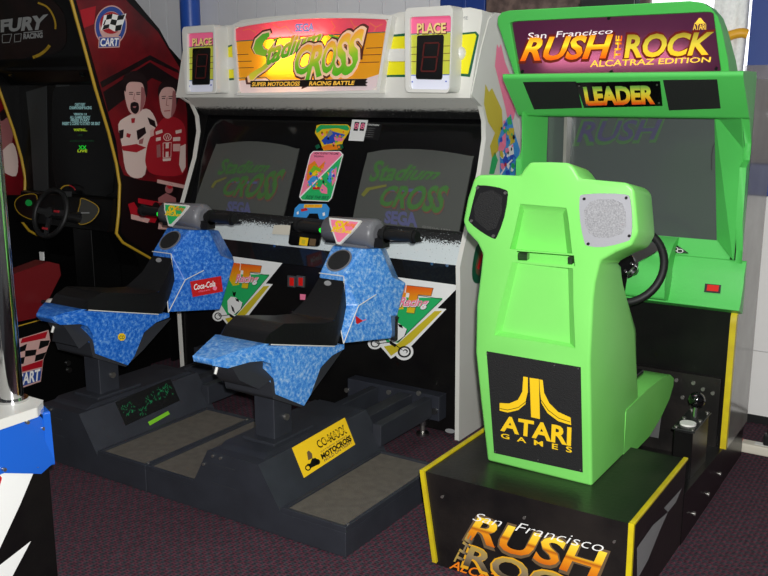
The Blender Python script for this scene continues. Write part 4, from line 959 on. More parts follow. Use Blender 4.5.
def bike(dx, name_lbl, left):
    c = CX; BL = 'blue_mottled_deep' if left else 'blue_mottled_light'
    R = thing('ride_on_motorcycle', name_lbl, 'arcade motorcycle', (c+dx, 2.75, 0), 'motorcycles of the twin cabinet')
    loc = R.location.copy(); R.location = (c, 2.75, 0); bpy.context.view_layer.update()
    # ---- platform
    b = MB(); b.box(-2.712, -1.71, 2.395, 3.06, 0.0, 0.095, 'base_grey')
    b.build('platform', R, bevel=0.003)
    for x0, x1 in ((-2.0, -1.71), (-2.712, -2.44)):
        b = MB(); b.ring([(x0, 2.395, 0.094), (x1, 2.395, 0.094), (x1, 3.06, 0.094), (x0, 3.06, 0.094)], [(x0+0.016, 2.411, 0.094), (x1-0.016, 2.411, 0.094), (x1-0.016, 3.044, 0.094), (x0+0.016, 3.044, 0.094)], (0, 0, 0.022), 'base_grey')
        b.box(x0+0.016, x1-0.016, 2.411, 3.044, 0.094, 0.109, 'tread')
        for (y) in (2.42, 3.03): b.cyl((x1-0.008, y, 0.116), (x1-0.008, y, 0.119), 0.006, 'screw_metal', 8)
        b.build('footplate', R, bevel=0.002)
    b = MB()
    b.prism([(-2.455, 2.3945, 0.09), (-1.999, 2.3945, 0.09), (-2.105, 2.3945, 0.26), (-2.36, 2.3945, 0.26)], (0, 0.716, 0), 'base_grey')
    riser = b.build('riser', R, bevel=0.004)
    b = MB(); b.xprism([(2.44, 0.258), (2.48, 0.276), (3.06, 0.276), (3.09, 0.258)], -2.345, -2.12, 'base_grey')
    b.box(-2.30, -2.14, 2.53, 2.78, 0.275, 0.288, 'base_grey')
    b.build('riser_plate', riser, bevel=0.003)
    for x, z in ((-2.33, 0.245), (-2.29, 0.245), (-2.38, 0.2)):
        b = MB(); b.cyl((x, 2.394, z), (x, 2.388, z), 0.006, 'screw_metal', 8); b.build('bolt', riser)
    for q in ([(-2.34, 0.21), (-2.22, 0.21), (-2.22, 0.215), (-2.34, 0.215)], [(-2.34, 0.13), (-2.22, 0.13), (-2.22, 0.135), (-2.34, 0.135)]):
        b = MB(); b.prism([(x, 2.3935, z) for x, z in q], (0, -0.002, 0), 'under_grey'); b.build('access_cover', riser)
    for x, w_ in ((-2.03, 0.022), (-2.15, 0.035), (-2.33, 0.022)):
        b = MB(); b.box(x-w_, x+w_, 3.08, 3.517, 0.12, 0.215, 'base_grey'); b.build('rail', R, bevel=0.003)
    # ---- column
    b = MB(); b.box(c-0.05, c+0.05, 2.57, 2.68, 0.285, 0.60, 'base_grey'); b.cyl((c+0.05, 2.64, 0.36), (c+0.06, 2.64, 0.36), 0.014, 'screw_metal', 8); b.build('column', R, bevel=0.004)
    # ---- shells
    def mir(lst, m, bm):  # (half width, y, z) outlines mirrored about the centre plane
        r = [Vector((c+h, y, z)) for h, y, z in lst]; o = [Vector((-2*h, 0, 0)) for h, y, z in lst]
        bm.prism(r, o, m)
    b = MB()
    tip = [(0.045, 2.245, 0.690), (0.085, 2.36, 0.708)] if not left else [(0.05, 2.345, 0.690), (0.085, 2.39, 0.706)]
    tipb = [(0.06, 2.31, 0.645), (0.045, 2.25, 0.668)] if not left else [(0.06, 2.375, 0.652), (0.05, 2.345, 0.680)]
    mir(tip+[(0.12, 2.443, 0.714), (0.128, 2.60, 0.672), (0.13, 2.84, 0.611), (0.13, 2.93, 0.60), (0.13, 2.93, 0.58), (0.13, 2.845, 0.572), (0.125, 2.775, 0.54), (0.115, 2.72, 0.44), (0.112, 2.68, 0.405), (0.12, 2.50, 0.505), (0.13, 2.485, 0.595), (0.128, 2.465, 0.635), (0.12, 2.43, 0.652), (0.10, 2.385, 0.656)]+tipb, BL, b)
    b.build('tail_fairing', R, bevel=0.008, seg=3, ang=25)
    b = MB()
    ur = 0.06 if not left else 0.12
    mir([(0.05, 2.27+ur, 0.66), (0.095, 2.46, 0.64), (0.10, 2.60, 0.56), (0.10, 2.9, 0.56), (0.09, 2.98, 0.56), (0.08, 2.80, 0.44), (0.104, 2.675, 0.398), (0.117, 2.488, 0.490), (0.124, 2.468, 0.57), (0.09, 2.44, 0.535), (0.06, 2.31+ur, 0.585)], 'under_grey', b)
    b.build('under_body', R, bevel=0.012, seg=2)
    b = MB(); b.cyl((c-0.03, 2.30+ur, 0.645), (c-0.03, 2.28+ur, 0.60), 0.006, 'white_plastic', 8); b.build('cable_tie', R)
    # seat and knee pad
    b = MB()
    mir([(0.10, 2.45, 0.702), (0.11, 2.49, 0.742), (0.12, 2.56, 0.765), (0.122, 2.66, 0.745), (0.122, 2.80, 0.715), (0.11, 2.89, 0.705), (0.085, 2.97, 0.765), (0.062, 3.035, 0.853), (0.062, 3.055, 0.845), (0.062, 3.06, 0.735), (0.08, 3.0, 0.65), (0.125, 2.88, 0.60), (0.128, 2.62, 0.665), (0.125, 2.47, 0.702)], 'vinyl', b)
    seat_ = b.build('seat', R, bevel=0.012, seg=3, ang=25)
    b = MB(); b.disc(P3((c, 3.0, 0.805), (c+1, 3.0, 0.805), (c, 3.03, 0.845)), (327.5, 283) , 3.5, 2.5, 'grey_print', 0.004, 12, 0, 0.004); b.build('pad_button', seat_)
    # tank and front fairing
    A0 = (0.062, 3.025, 0.862); A1 = (0.078, 3.14, 0.962); A2 = (0.115, 3.23, 0.955); B1 = (0.15, 3.27, 0.826); B2 = (0.175, 3.34, 0.79); B3 = (0.165, 3.235, 0.560)
    C1 = (0.13, 2.925, 0.605); C2 = (0.064, 3.03, 0.735); C3 = (0.085, 2.965, 0.66)
    W1 = (0.128, 3.17, 0.765); W2 = (0.112, 3.06, 0.735)
    D0 = (0.05, 3.37, 0.93); D1 = (0.06, 3.46, 0.78); D2 = (0.06, 3.36, 0.56); E0 = (0.05, 3.02, 0.60)
    pts = [A0, A1, A2, B1, B2, B3, C1, C2, C3, W1, W2, D0, D1, D2, E0]; n = len(pts)
    V = [Vector((c+h, y, z)) for h, y, z in pts]+[Vector((c-h, y, z)) for h, y, z in pts]
    (a0, a1, a2, b1, b2, b3, c1, c2, c3, w1, w2, d0, d1, d2, e0) = range(n)
    rf = [(a0, a2, a1), (a0, b1, a2), (a0, w1, b1), (a0, w2, w1), (a0, c2, w2), (c2, c3, w2), (c3, c1, w2), (w2, c1, b3), (w2, b3, w1), (w1, b3, b2), (w1, b2, b1), (a2, b1, d0), (b1, b2, d1), (b1, d1, d0), (b2, b3, d2), (b2, d2, d1), (b3, c1, e0), (b3, e0, d2), (c1, c3, e0)]
    mf = [tuple(i+n for i in f)[::-1] for f in rf]
    cf = [(a0, a1, a1+n, a0+n), (a1, a2, a2+n, a1+n), (a2, d0, d0+n, a2+n), (d0, d1, d1+n, d0+n), (d1, d2, d2+n, d1+n), (d2, e0, e0+n, d2+n), (c2, a0, a0+n, c2+n), (c3, c2, c2+n, c3+n), (e0, c3, c3+n, e0+n)]
    b = MB(); b.add(V, rf+mf+cf, BL)
    o = b.build('tank_fairing', R)
    bm = bmesh.new(); bm.from_mesh(o.data); bmesh.ops.recalc_face_normals(bm, faces=bm.faces); bm.to_mesh(o.data); bm.free()
    mdf = o.modifiers.new('bevel', 'BEVEL'); mdf.width = 0.007; mdf.segments = 2; mdf.limit_method = 'ANGLE'; mdf.angle_limit = math.radians(24)
    for p in o.data.polygons: p.use_smooth = True
    w_ = o.modifiers.new('wn', 'WEIGHTED_NORMAL')
    # cream piping along the cut-outs
    b = MB()
    for path in ([C2, C3, C1], [A0, C2], [W2, W1], [W2, C1]):
        b.tube([Vector((c+h+0.003, y-0.003, z)) for h, y, z in path], 0.0024, 'white_plastic', 6)
    b.tube([Vector((c+A0[0], A0[1]-0.003, A0[2])), Vector((c-A0[0], A0[1]-0.003, A0[2]))], 0.0024, 'white_plastic', 6)
    b.tube([Vector((c+0.128, 2.473, 0.705)), Vector((c+0.132, 2.62, 0.668)), Vector((c+0.133, 2.86, 0.608))], 0.0025, 'white_plastic', 6)
    b.build('edge_piping', o)
    # speaker in the tank's rear face
    tp = P3((c, A0[1], A0[2]), (c+1, A0[1], A0[2]), (c, A1[1], A1[2])); up = Vector((0, A1[1]-A0[1], A1[2]-A0[2])).normalized(); q = Vector((c, (A0[1]+A1[1])/2, (A0[2]+A1[2])/2))
    nn = tp.n
    def ell(rx, ry, off, h): return [q+Vector((rx*math.cos(2*math.pi*k/28), 0, 0))+up*(ry*math.sin(2*math.pi*k/28))+nn*off for k in range(28)]
    b = MB(); b.prism(ell(0.058, 0.060, -0.004, 0), nn*0.008, 'handle_grey', None); sp_ = b.build('tank_speaker', o)
    b = MB(); b.prism(ell(0.050, 0.053, 0.0, 0), nn*0.0055, 'black_mesh'); b.build('speaker_grille', sp_)
    # ---- handlebar
    hy, hz = 3.205, 1.022
    b = MB()
    ring = lambda x, r: [Vector((c+x, hy+r*math.cos(2*math.pi*k/24), hz+0.9*r*math.sin(2*math.pi*k/24))) for k in range(24)]
    b.loft([ring(-0.150, 0.044), ring(-0.142, 0.062), ring(0.10, 0.070), ring(0.116, 0.062), ring(0.122, 0.044)], 'handle_grey')
    b.box(c-0.075, c+0.085, hy-0.035, hy+0.05, 0.945, 1.0, 'handle_grey')
    hb = b.build('handlebar_cover', R)
    for s in (-1, 1):
        b = MB(); x0 = 0.128*s
        b.cyl((c+x0, hy, hz), (c+x0+0.19*s, hy-0.01, hz+0.004), 0.023, 'rubber', 16)
        b.cyl((c+x0+0.02*s, hy, hz), (c+x0+0.035*s, hy, hz), 0.036, 'rubber', 18); b.cyl((c+x0+0.165*s, hy-0.01, hz+0.004), (c+x0+0.175*s, hy-0.01, hz+0.004), 0.030, 'rubber', 18)
        b.build('grip', R)
        b = MB(); b.tube([(c+x0+0.0*s, hy-0.02, hz-0.02), (c+x0+0.03*s, hy+0.03, hz-0.03), (c+x0+0.17*s, hy+0.055, hz-0.02)], [0.010, 0.008, 0.007], 'black_plastic', 8)
        b.box(c+x0-0.01, c+x0+0.035, hy-0.035, hy+0.02, hz-0.055, hz-0.015, 'black_plastic'); b.build('brake_lever', R)
    b = MB(); b.obox((c-0.148, hy-0.03, hz), (0.016, 0, 0), (0, 0.016, 0), (0, 0, 0.014), 'black_plastic'); b.cyl((c-0.148, hy-0.046, hz), (c-0.148, hy-0.053, hz), 0.011, 'green_lamp', 12); b.build('start_button', R)
    b = MB(); b.tube([(c+0.10, hy-0.052, hz+0.035), (c+0.088, hy-0.056, hz+0.0), (c+0.10, hy-0.048, hz-0.03)], 0.006, 'white_plastic', 8); b.build('edge_clip', hb)
    # triangular crash pad on the cover
    pad = P3((c, hy-0.058, hz), (c+1, hy-0.058, hz), (c, hy-0.03, hz+0.055))
    def tri(sc, off, sh=0):
        L = [(-0.085, 0.052), (0.085, 0.052), (0.070, 0.020), (0.008, -0.062), (-0.008, -0.062), (-0.070, 0.020)]
        u = Vector((0, 0.028, 0.055)).normalized(); o_ = Vector((c-0.018, hy-0.068, hz+0.008))
        return [o_+Vector((x*sc, 0, 0))+u*(y*sc)+pad.n*(off) for x, y in L]
    col = 'green_print' if left else 'pink_print'
    b = MB(); b.prism(tri(1.0, 0.0), pad.n*0.010, 'white_plastic'); pd = b.build('handlebar_pad', R, bevel=0.002)
    b = MB(); b.prism(tri(0.84, 0.0106), pad.n*0.0006, col)
    T = tri(0.84, 0.0116); tl, tr = T[0], T[1]; dn = (T[3]-T[0]); u = Vector((0, 0.028, 0.055)).normalized()
    vs, fs = glyphs('SX', 0.06, 0.2)
    b.add([tl.lerp(tr, 0.18+0.5*x)-u*(0.036*(1-y)+0.004) for x, y in vs], fs, 'yellow_print', False, vs)
    vs, fs = glyphs('RACING', 0.05, 0.2)
    b.add([tl.lerp(tr, 0.14+0.72*x)-u*(0.012*(1-y)+0.042)+pad.n*0.0005 for x, y in vs], fs, 'yellow_print', False, vs)
    vs, fs = glyphs('Racing', 0.03, 0.3)
    b.add([tl.lerp(tr, 0.55+0.4*x)-u*(0.022*(1-y)+0.006)+pad.n*0.0009 for x, y in vs], fs, 'orange_print', False, vs)
    b.build('pad_print', pd)
    # ---- things stuck on each one
    rp_ = P3((-2.105, 2.5, 0.26), (-2.105, 3.0, 0.26), (-1.999, 2.5, 0.09))
    if not left:
        b = MB(); Qs = [(292.2, 447.7), (344.8, 417.5), (355.3, 444.5), (304.2, 477.7)]
        E = lambda s, t: quadpt(Qs, s, t)
        b.poly(rp_, Qs, 'yellow_print', 0.002, 0.002)
        b.text(rp_, [E(.40, .22), E(.93, .20), E(.95, .50), E(.42, .46)], 'CO-MAXX', 'black_print', 0.003, 0.04, 0.1); b.text(rp_, [E(.41, .24), E(.92, .23), E(.94, .46), E(.43, .43)], 'CO-MAXX', 'yellow_print', 0.0036, 0.0, 0.1)
        b.text(rp_, [E(.42, .56), E(.92, .55), E(.92, .60), E(.42, .61)], 'EXTREME RIDING', 'brown_print', 0.003, 0, 0)
        b.text(rp_, [E(.40, .66), E(.97, .62), E(.97, .80), E(.40, .82)], 'MOTOCROSS', 'black_print', 0.003, 0.05, 0)
        b.text(rp_, [E(.42, .84), E(.96, .81), E(.96, .90), E(.42, .93)], 'HOLD ON TIGHT', 'brown_print', 0.003, 0.02, 0)
        b.poly(rp_, [E(.10, .82), E(.13, .68), E(.18, .72), E(.24, .62), (E(.30, .66)), E(.33, .80), E(.28, .88), E(.18, .86)], 'black_print', 0.003)
        b.disc(rp_, E(.12, .80), 3, 3, 'black_print', 0.003, 14); b.disc(rp_, E(.30, .80), 3, 3, 'black_print', 0.003, 14); b.disc(rp_, E(.12, .80), 1.8, 1.8, 'yellow_print', 0.0036, 14)
        b.poly(rp_, [E(.17, .60), E(.20, .36), E(.24, .34), E(.27, .48), E(.25, .62)], 'brown_print', 0.003)
        s_ = b.build('riser_sign', riser); s_['label'] = 'yellow sign with black lettering'
        fpn = P3(*[Vector((c+h, y, z)) for h, y, z in (W1, B3, W2)])
        b = MB(); b.poly(fpn, [(356, 316), (363, 321), (356, 325)], 'red_print', 0.010, 0.004); b.line(fpn, [(362, 321), (366, 319.5)], 0.9, 'pink_print', 0.009); b.build('arrow_sticker', o)
        q = Vector((c+0.168, 3.245, 0.60)); b = MB(); b.box(q.x-0.01, q.x+0.012, q.y-0.004, q.y+0.02, 0.55, 0.66, 'steel'); b.build('foot_peg', R)
    else:
        b = MB(); sx = Vector((1.005, 0, 0))
        class SH:
            n = rp_.n
            def hit(s, p, l=0): return Plane(rp_.p-sx, rp_.n).hit(p, l)+sx
        sh = SH(); Qs = [(115.3, 402), (170.3, 378.6), (180, 400.5), (125.8, 425.5)]; E = lambda s, t: quadpt(Qs, s, t)
        b.poly(sh, Qs, 'black_print', 0.002, 0.002)
        random.seed(5)
        for (s0, t0, s1, t1, cnt) in ((.06, .2, .26, .62, 26), (.48, .22, .62, .60, 18), (.64, .12, .94, .62, 46), (.30, .60, .46, .92, 16)):
            for k in range(cnt):
                s_, t_ = s0+(s1-s0)*random.random(), t0+(t1-t0)*random.random()
                b.line(sh, [E(s_, t_), E(s_+0.03*random.uniform(-1, 1), t_+0.1*random.random())], 0.55, 'dark_green_ink', 0.003+0.00002*k)
        s_ = b.build('riser_sign', riser); s_['label'] = 'black sign with faded green lettering'
        b = MB(); b.poly(sh, [(148, 422), (168, 411), (170, 414), (150, 425.5)], 'lime_print', 0.002, 0.001); b.build('reflective_strip', riser)
        b = MB(); sp0 = P3(*[Vector((c-1.005+h, y, z)) for h, y, z in (W1, B3, W2)])
        class S2:
            n = sp0.n
            def hit(s, p, l=0): return sp0.hit(p, l)+sx
        s2 = S2()
        Qc = [(190.5, 281.5), (221, 276), (223, 291.5), (193, 297)]; E = lambda s, t: quadpt(Qc, s, t)
        b.poly(s2, Qc, 'red_print', 0.012, 0.004)
        b.text(s2, [E(.08, .22), E(.78, .22), E(.78, .58), E(.08, .58)], 'Coca-Cola', 'white_print', 0.0135, 0.02, 0.35)
        b.text(s2, [E(.2, .66), E(.6, .66), E(.6, .78), E(.2, .78)], 'classic', 'pink_print', 0.0135, 0.0, 0.0)
        b.disc(s2, E(.75, .70), 2.2, 2.2, 'pink_print', 0.0135, 12)
        s_ = b.build('cola_sticker', o); s_['label'] = 'red soft drink sticker'
        lp2 = Plane((c-1.005+0.123, 2.7, 0.5), (1, 0, 0.02))
        class S3:
            n = lp2.n
            def hit(s, p, l=0): return lp2.hit(p, l)+sx
        b = MB(); b.disc(S3(), (122, 337), 3.8, 4, 'yellow_print', 0.012, 8, 0.3, 0.004); b.text(S3(), [(119.5, 335.5), (124.5, 335.5), (124.5, 339), (119.5, 339)], 'CO', 'darkgreen_print', 0.013, 0.02, 0); b.build('round_sticker', R)
    R.location = loc
    return R
mat('dark_green_ink', (20, 110, 66), 0.5)
bike(0.0, 'right of the two blue ride-on motorcycles, with yellow sign and pink handlebar pad', False)
bike(-1.005, 'left of the two blue ride-on motorcycles, with red sticker and green handlebar pad', True)
# ================================================================== dark single-seat racing cabinet at the far left
FX0, FX1 = -4.86, -4.0
fury = thing('racing_cabinet', 'dark racing cabinet with red driver artwork on its side and a red seat', 'arcade machine', (-4.38, 3.4, 0))
mat('blue_badge', (44, 74, 150), 0.45); mat('fury_black', (8, 8, 8), 0.35, spec=0.3); mat('art_red', (132, 16, 26), 0.35, noise=(5, (52, 8, 14), 0.3, 7)); mat('art_dark', (18, 7, 9), 0.35); mat('art_bright_red', (170, 20, 34), 0.35)
mat('skin_print', (206, 164, 156), 0.45); mat('skin_shade', (150, 92, 92), 0.45); mat('hair_print', (26, 12, 14), 0.45); mat('suit_white', (214, 190, 180), 0.45); mat('suit_red', (158, 24, 36), 0.45); mat('art_yellow', (186, 150, 40), 0.4)
profF = [(3.16, 2.30), (3.23, 2.08), (3.29, 1.86), (3.35, 1.63), (3.42, 1.40), (3.46, 1.23), (3.475, 1.11), (3.455, 0.95), (3.43, 0.84), (3.47, 0.785), (3.66, 0.67), (3.80, 0.58), (3.80, 0.0), (4.12, 0.0), (4.12, 1.2), (4.05, 1.55), (3.98, 1.75), (3.82, 1.97), (3.62, 2.14), (3.40, 2.30)]
b = MB(); b.xprism(profF, FX1-0.02, FX1, 'fury_black'); rs = b.build('side_panel', fury, bevel=0.003)
b = MB(); b.xprism(profF, FX0, FX0+0.02, 'fury_black'); ls = b.build('side_panel', fury, bevel=0.003)
for x in (FX1, FX0+0.02):
    b = MB(); b.tube([(x-0.008, y-0.003, z) for y, z in profF[:12]], 0.0095, 'art_yellow', 8); b.build('edge_trim', fury)
ap = PX(FX1)
def F8(a, c): return (100+a/4.11, 60+c/4.11)
b = MB(); l = 0.0015
b.poly(ap, [(76, 0), (126, 0), (158, 32), (181, 70), (187, 112), (188, 200), (176, 240), (150, 254), (128, 240), (121, 233), (122, 185), (116, 140), (101, 90)], 'art_red', l)
b.poly(ap, [(103, 92), (150, 62), (184, 84), (184, 92), (152, 78), (108, 112)], 'art_dark', l+0.0005)
b.poly(ap, [(100, 82), (150, 55), (178, 70), (180, 74), (150, 60), (102, 88)], 'art_dark', l+0.0005)
b.poly(ap, [(118, 160), (124, 175), (140, 180), (187, 185), (188, 200), (176, 240), (150, 254), (128, 240), (121, 233), (122, 185)], 'art_dark', l+0.0006)
b.poly(ap, [(80, 10), (96, 6), (94, 24), (84, 28)], 'art_bright_red', l+0.0005)
# two figures in racing suits, flat print
b.poly(ap, smoothloop([F8(75, 265), F8(115, 230), F8(190, 200), F8(225, 235), F8(240, 300), F8(215, 330), F8(195, 380), F8(185, 470), F8(140, 485), F8(105, 450), F8(90, 350)], 3), 'suit_white', l+0.0010)
b.poly(ap, smoothloop([F8(190, 375), F8(205, 320), F8(240, 262), F8(270, 235), F8(320, 240), F8(350, 280), F8(352, 380), F8(340, 470), F8(220, 470), F8(188, 430)], 3), 'suit_red', l+0.0014)
b.poly(ap, smoothloop([F8(100, 110), F8(112, 85), F8(145, 72), F8(180, 85), F8(188, 130), F8(183, 180), F8(165, 215), F8(140, 225), F8(118, 208), F8(104, 160)], 3), 'skin_print', l+0.0018)
b.poly(ap, smoothloop([F8(98, 120), F8(92, 85), F8(108, 55), F8(150, 45), F8(188, 70), F8(196, 120), F8(190, 155), F8(182, 120), F8(172, 95), F8(145, 90), F8(120, 92), F8(108, 108), F8(106, 130)], 3), 'hair_print', l+0.0022)
b.poly(ap, smoothloop([F8(126, 180), F8(142, 172), F8(158, 180), F8(160, 205), F8(146, 222), F8(128, 208)], 3), 'hair_print', l+0.0023); b.poly(ap, [F8(134, 190), F8(150, 190), F8(146, 197), F8(138, 197)], 'skin_shade', l+0.0026)
b.poly(ap, smoothloop([F8(170, 110), F8(186, 130), F8(182, 180), F8(166, 212), F8(168, 160)], 3), 'skin_shade', l+0.0020)
for x in (120, 150): b.line(ap, [F8(x, 133), F8(x+16, 133)], 0.7, 'hair_print', l+0.0026); b.line(ap, [F8(x, 140), F8(x+14, 141)], 0.9, 'hair_print', l+0.0026)
b.line(ap, [F8(142, 138), F8(138, 162), F8(148, 165)], 0.6, 'skin_shade', l+0.0026)
b.poly(ap, smoothloop([F8(244, 130), F8(262, 105), F8(292, 98), F8(312, 120), F8(316, 170), F8(304, 215), F8(284, 240), F8(262, 232), F8(248, 195)], 3), 'skin_print', l+0.0020)
b.poly(ap, smoothloop([F8(240, 150), F8(240, 115), F8(258, 88), F8(290, 78), F8(318, 98), F8(324, 150), F8(314, 185), F8(312, 140), F8(300, 115), F8(270, 112), F8(252, 125)], 3), 'hair_print', l+0.0024)
b.poly(ap, smoothloop([F8(300, 125), F8(316, 150), F8(310, 205), F8(292, 235), F8(296, 180)], 3), 'skin_shade', l+0.0022)
for x in (254, 282): b.line(ap, [F8(x, 150), F8(x+16, 149)], 0.7, 'hair_print', l+0.0028); b.line(ap, [F8(x+1, 158), F8(x+13, 158)], 0.9, 'hair_print', l+0.0028)
b.line(ap, [F8(276, 155), F8(272, 186), F8(282, 188)], 0.6, 'skin_shade', l+0.0028); b.line(ap, [F8(264, 210), F8(288, 208)], 0.8, 'suit_red', l+0.0028)
for q, m in (([(78, 290), (98, 285), (95, 320), (82, 325)], 'hair_print'), ([(150, 290), (185, 275), (190, 300), (155, 330)], 'hair_print'), ([(128, 240), (145, 238), (142, 258), (130, 260)], 'suit_red'), ([(110, 300), (128, 305), (122, 320), (108, 316)], 'suit_red'), ([(88, 355), (150, 345), (190, 360), (150, 380), (95, 372)], 'suit_red'), ([(195, 235), (225, 250), (232, 280), (205, 265)], 'hair_print'), ([(160, 330), (180, 320), (175, 345), (160, 345)], 'skin_shade')):
    b.poly(ap, [F8(*p) for p in q], m, l+0.0026)
for q, m in (([(300, 318), (330, 316), (330, 332), (300, 334)], 'suit_white'), ([(300, 345), (330, 345), (328, 375), (300, 375)], 'skin_print'), ([(228, 295), (255, 285), (258, 298), (230, 308)], 'suit_white'), ([(230, 320), (250, 316), (250, 330), (230, 334)], 'suit_white'), ([(232, 350), (248, 346), (250, 398), (234, 402)], 'skin_shade'), ([(310, 290), (335, 285), (335, 298), (312, 304)], 'suit_white'), ([(205, 290), (220, 280), (222, 310), (206, 318)], 'skin_print'), ([(330, 355), (352, 345), (352, 440), (338, 465), (325, 430)], 'suit_white'), ([(258, 405), (292, 403), (290, 414), (258, 416)], 'suit_white')):
    b.poly(ap, [F8(*p) for p in q], m, l+0.0026)
b.disc(ap, F8(277, 317), 4.2, 3.8, 'suit_white', l+0.0026, 18); b.disc(ap, F8(277, 317), 3.4, 3.1, 'suit_red', l+0.003, 18); b.text(ap, [F8(267, 308), F8(288, 308), F8(286, 328), F8(269, 328)], 'W', 'suit_white', l+0.0034, 0, 0)
b.poly(ap, [F8(258, 340), F8(294, 338), F8(292, 400), F8(258, 402)], 'suit_white', l+0.0026); b.text(ap, [F8(263, 346), F8(290, 344), F8(288, 394), F8(263, 396)], 'H', 'suit_red', l+0.003, 0.05, 0)
# open-wheel racing car below the figures
b.poly(ap, [F8(235, 490), F8(355, 515), F8(352, 530), F8(235, 505)], 'skin_print', l+0.0026)
b.poly(ap, [(128, 204), (134, 202), (140, 212), (158, 216), (155, 223), (132, 219)], 'art_bright_red', l+0.0020); b.poly(ap, [(131, 214), (150, 219), (148, 223), (131, 219)], 'skin_print', l+0.0026)
b.poly(ap, [(138, 198), (165, 203), (164, 208), (138, 203)], 'art_bright_red', l+0.002); b.disc(ap, (169, 189), 4, 4.5, 'skin_shade', l+0.0022, 14); b.disc(ap, (170, 186), 3, 3, 'art_bright_red', l+0.0026, 14)
b.poly(ap, [(158, 198), (166, 193), (176, 198), (176, 212), (160, 216)], 'skin_shade', l+0.002); b.poly(ap, [(159, 222), (186, 226), (185, 231), (158, 229)], 'skin_print', l+0.002)
b.disc(ap, (181, 196), 4, 7, 'hair_print', l+0.0028, 16); b.disc(ap, (156, 208), 4, 6, 'hair_print', l+0.0028, 16)
b.build('side_art', rs)
# the round racing badge on the art
b = MB(); bc = (111, 27); k_ = l+0.003
def B6(a, c): return (a/5.238, c/5.238)
b.disc(ap, B6(580, 135), 16, 20.5, 'skin_print', k_, 30, 0.12, 0.001); b.disc(ap, B6(580, 135), 15, 19.3, 'blue_badge', k_+0.0006, 30, 0.12); b.disc(ap, B6(580, 135), 11.5, 14.5, 'skin_print', k_+0.0012, 30, 0.12); b.disc(ap, B6(582, 120), 11, 11, 'art_bright_red', k_+0.0015, 26)
fl_ = [B6(540, 85), B6(585, 70), B6(660, 75), B6(630, 165), B6(575, 150), B6(530, 160)]
b.poly(ap, [B6(545, 80), B6(590, 72), B6(625, 82), B6(662, 70), B6(650, 110), B6(632, 160), B6(600, 165), B6(570, 148), B6(528, 160)], 'white_print', k_+0.002)
for q in ([(560, 78), (590, 72), (585, 98), (555, 104)], [(618, 82), (655, 76), (645, 102), (612, 106)], [(584, 100), (614, 106), (606, 134), (576, 126)], [(550, 105), (556, 104), (548, 130), (538, 134)], [(545, 132), (574, 126), (570, 147), (534, 157)], [(606, 134), (640, 128), (632, 158), (602, 164)]):
    b.poly(ap, [B6(*p) for p in q], 'black_print', k_+0.0026)
b.poly(ap, [B6(518, 192), B6(632, 190), B6(626, 248), B6(514, 252)], 'skin_print', k_+0.002); b.poly(ap, [B6(523, 197), B6(627, 195), B6(621, 243), B6(519, 247)], 'blue_badge', k_+0.0026)
b.text(ap, [B6(528, 202), B6(622, 200), B6(617, 239), B6(525, 242)], 'CART', 'white_print', k_+0.0032, 0.03, 0)
b.build('round_badge', rs)

# body, screen, head
b = MB(); b.xprism([(3.60, 0.02), (3.60, 0.62), (3.50, 0.85), (3.60, 0.98), (4.10, 1.0), (4.10, 0.02)], FX0+0.02, FX1-0.02, 'fury_black'); b.build('cabinet_body', fury)
b = MB(); b.xprism([(3.47, 0.95), (3.47, 1.70), (4.10, 1.70), (4.10, 0.95)], FX0+0.02, FX1-0.02, 'fury_black'); b.build('screen_surround', fury)
fs = PY(3.47)
mat('fury_glass', (10, 11, 11), 0.25, spec=0.3); mat('frame_grey', (52, 54, 54), 0.4)
b = MB(); b.poly(fs, smoothloop([(56, 84), (80, 81), (103, 84), (108, 110), (112, 150), (113, 192), (92, 196), (58, 194), (52, 150), (52, 110)], 2), 'fury_glass', 0.004, 0.006); scf = b.build('screen', fury)
b = MB(); b.poly(fs, [(26, 92), (46, 86), (48, 194), (34, 194), (30, 130)], 'frame_grey', 0.004, 0.006); b.poly(fs, [(56, 82), (70, 81), (69, 86), (56, 87)], 'frame_grey', 0.006, 0.004); b.build('bezel', fury)
def T(a, c): return (50+a/8.23, 90+c/8.23)
mat('text_white', (130, 170, 170), 0.4, emit=0.35); mat('text_yellow', (170, 200, 40), 0.4, emit=0.35); mat('text_green', (30, 190, 50), 0.4, emit=0.5); mat('text_dim', (20, 60, 34), 0.4, emit=0.1)
b = MB()
for (x0, x1, y0, y1, tx, m) in ((205, 290, 108, 130, 'CART FURY', 'text_white'), (160, 342, 134, 158, 'CHAMPIONSHIP RACING', 'text_white'), (195, 302, 190, 208, 'VERSION 1.0', 'text_white'), (165, 332, 214, 236, 'ALL GAMES READY', 'text_white'), (172, 325, 240, 260, 'PRESS START', 'text_white'), (102, 412, 264, 288, 'INSERT 2 COINS TO START OR SEAT', 'text_white'), (195, 305, 318, 338, 'WAITING...', 'text_yellow'), (230, 272, 364, 378, 'LINK', 'text_dim'), (165, 362, 412, 426, 'LOOKING FOR OTHERS', 'text_dim'), (235, 300, 458, 488, 'XX', 'text_green'), (228, 305, 492, 512, 'LIVE', 'text_yellow')):
    b.text(fs, [T(x0, y0), T(x1, y0), T(x1, y1), T(x0, y1)], tx, m, 0.0055, 0.04, 0)
b.build('screen_image', scf)
b = MB(); b.xprism([(3.36, 1.80), (3.33, 1.74), (3.42, 1.66), (3.95, 1.62), (4.05, 1.66), (4.0, 1.80), (3.60, 2.12), (3.40, 2.24), (3.28, 2.24)], FX0+0.02, FX1-0.02, 'fury_black'); hd = b.build('marquee_housing', fury, bevel=0.02, seg=3)
fp = P3((0, 3.36, 1.80), (1, 3.36, 1.80), (0, 3.28, 2.24))
mat('fury_dim', (16, 13, 12), 0.4, spec=0.3, noise=(8, (34, 20, 18), 0.2)); mat('fury_letter', (150, 152, 150), 0.4)
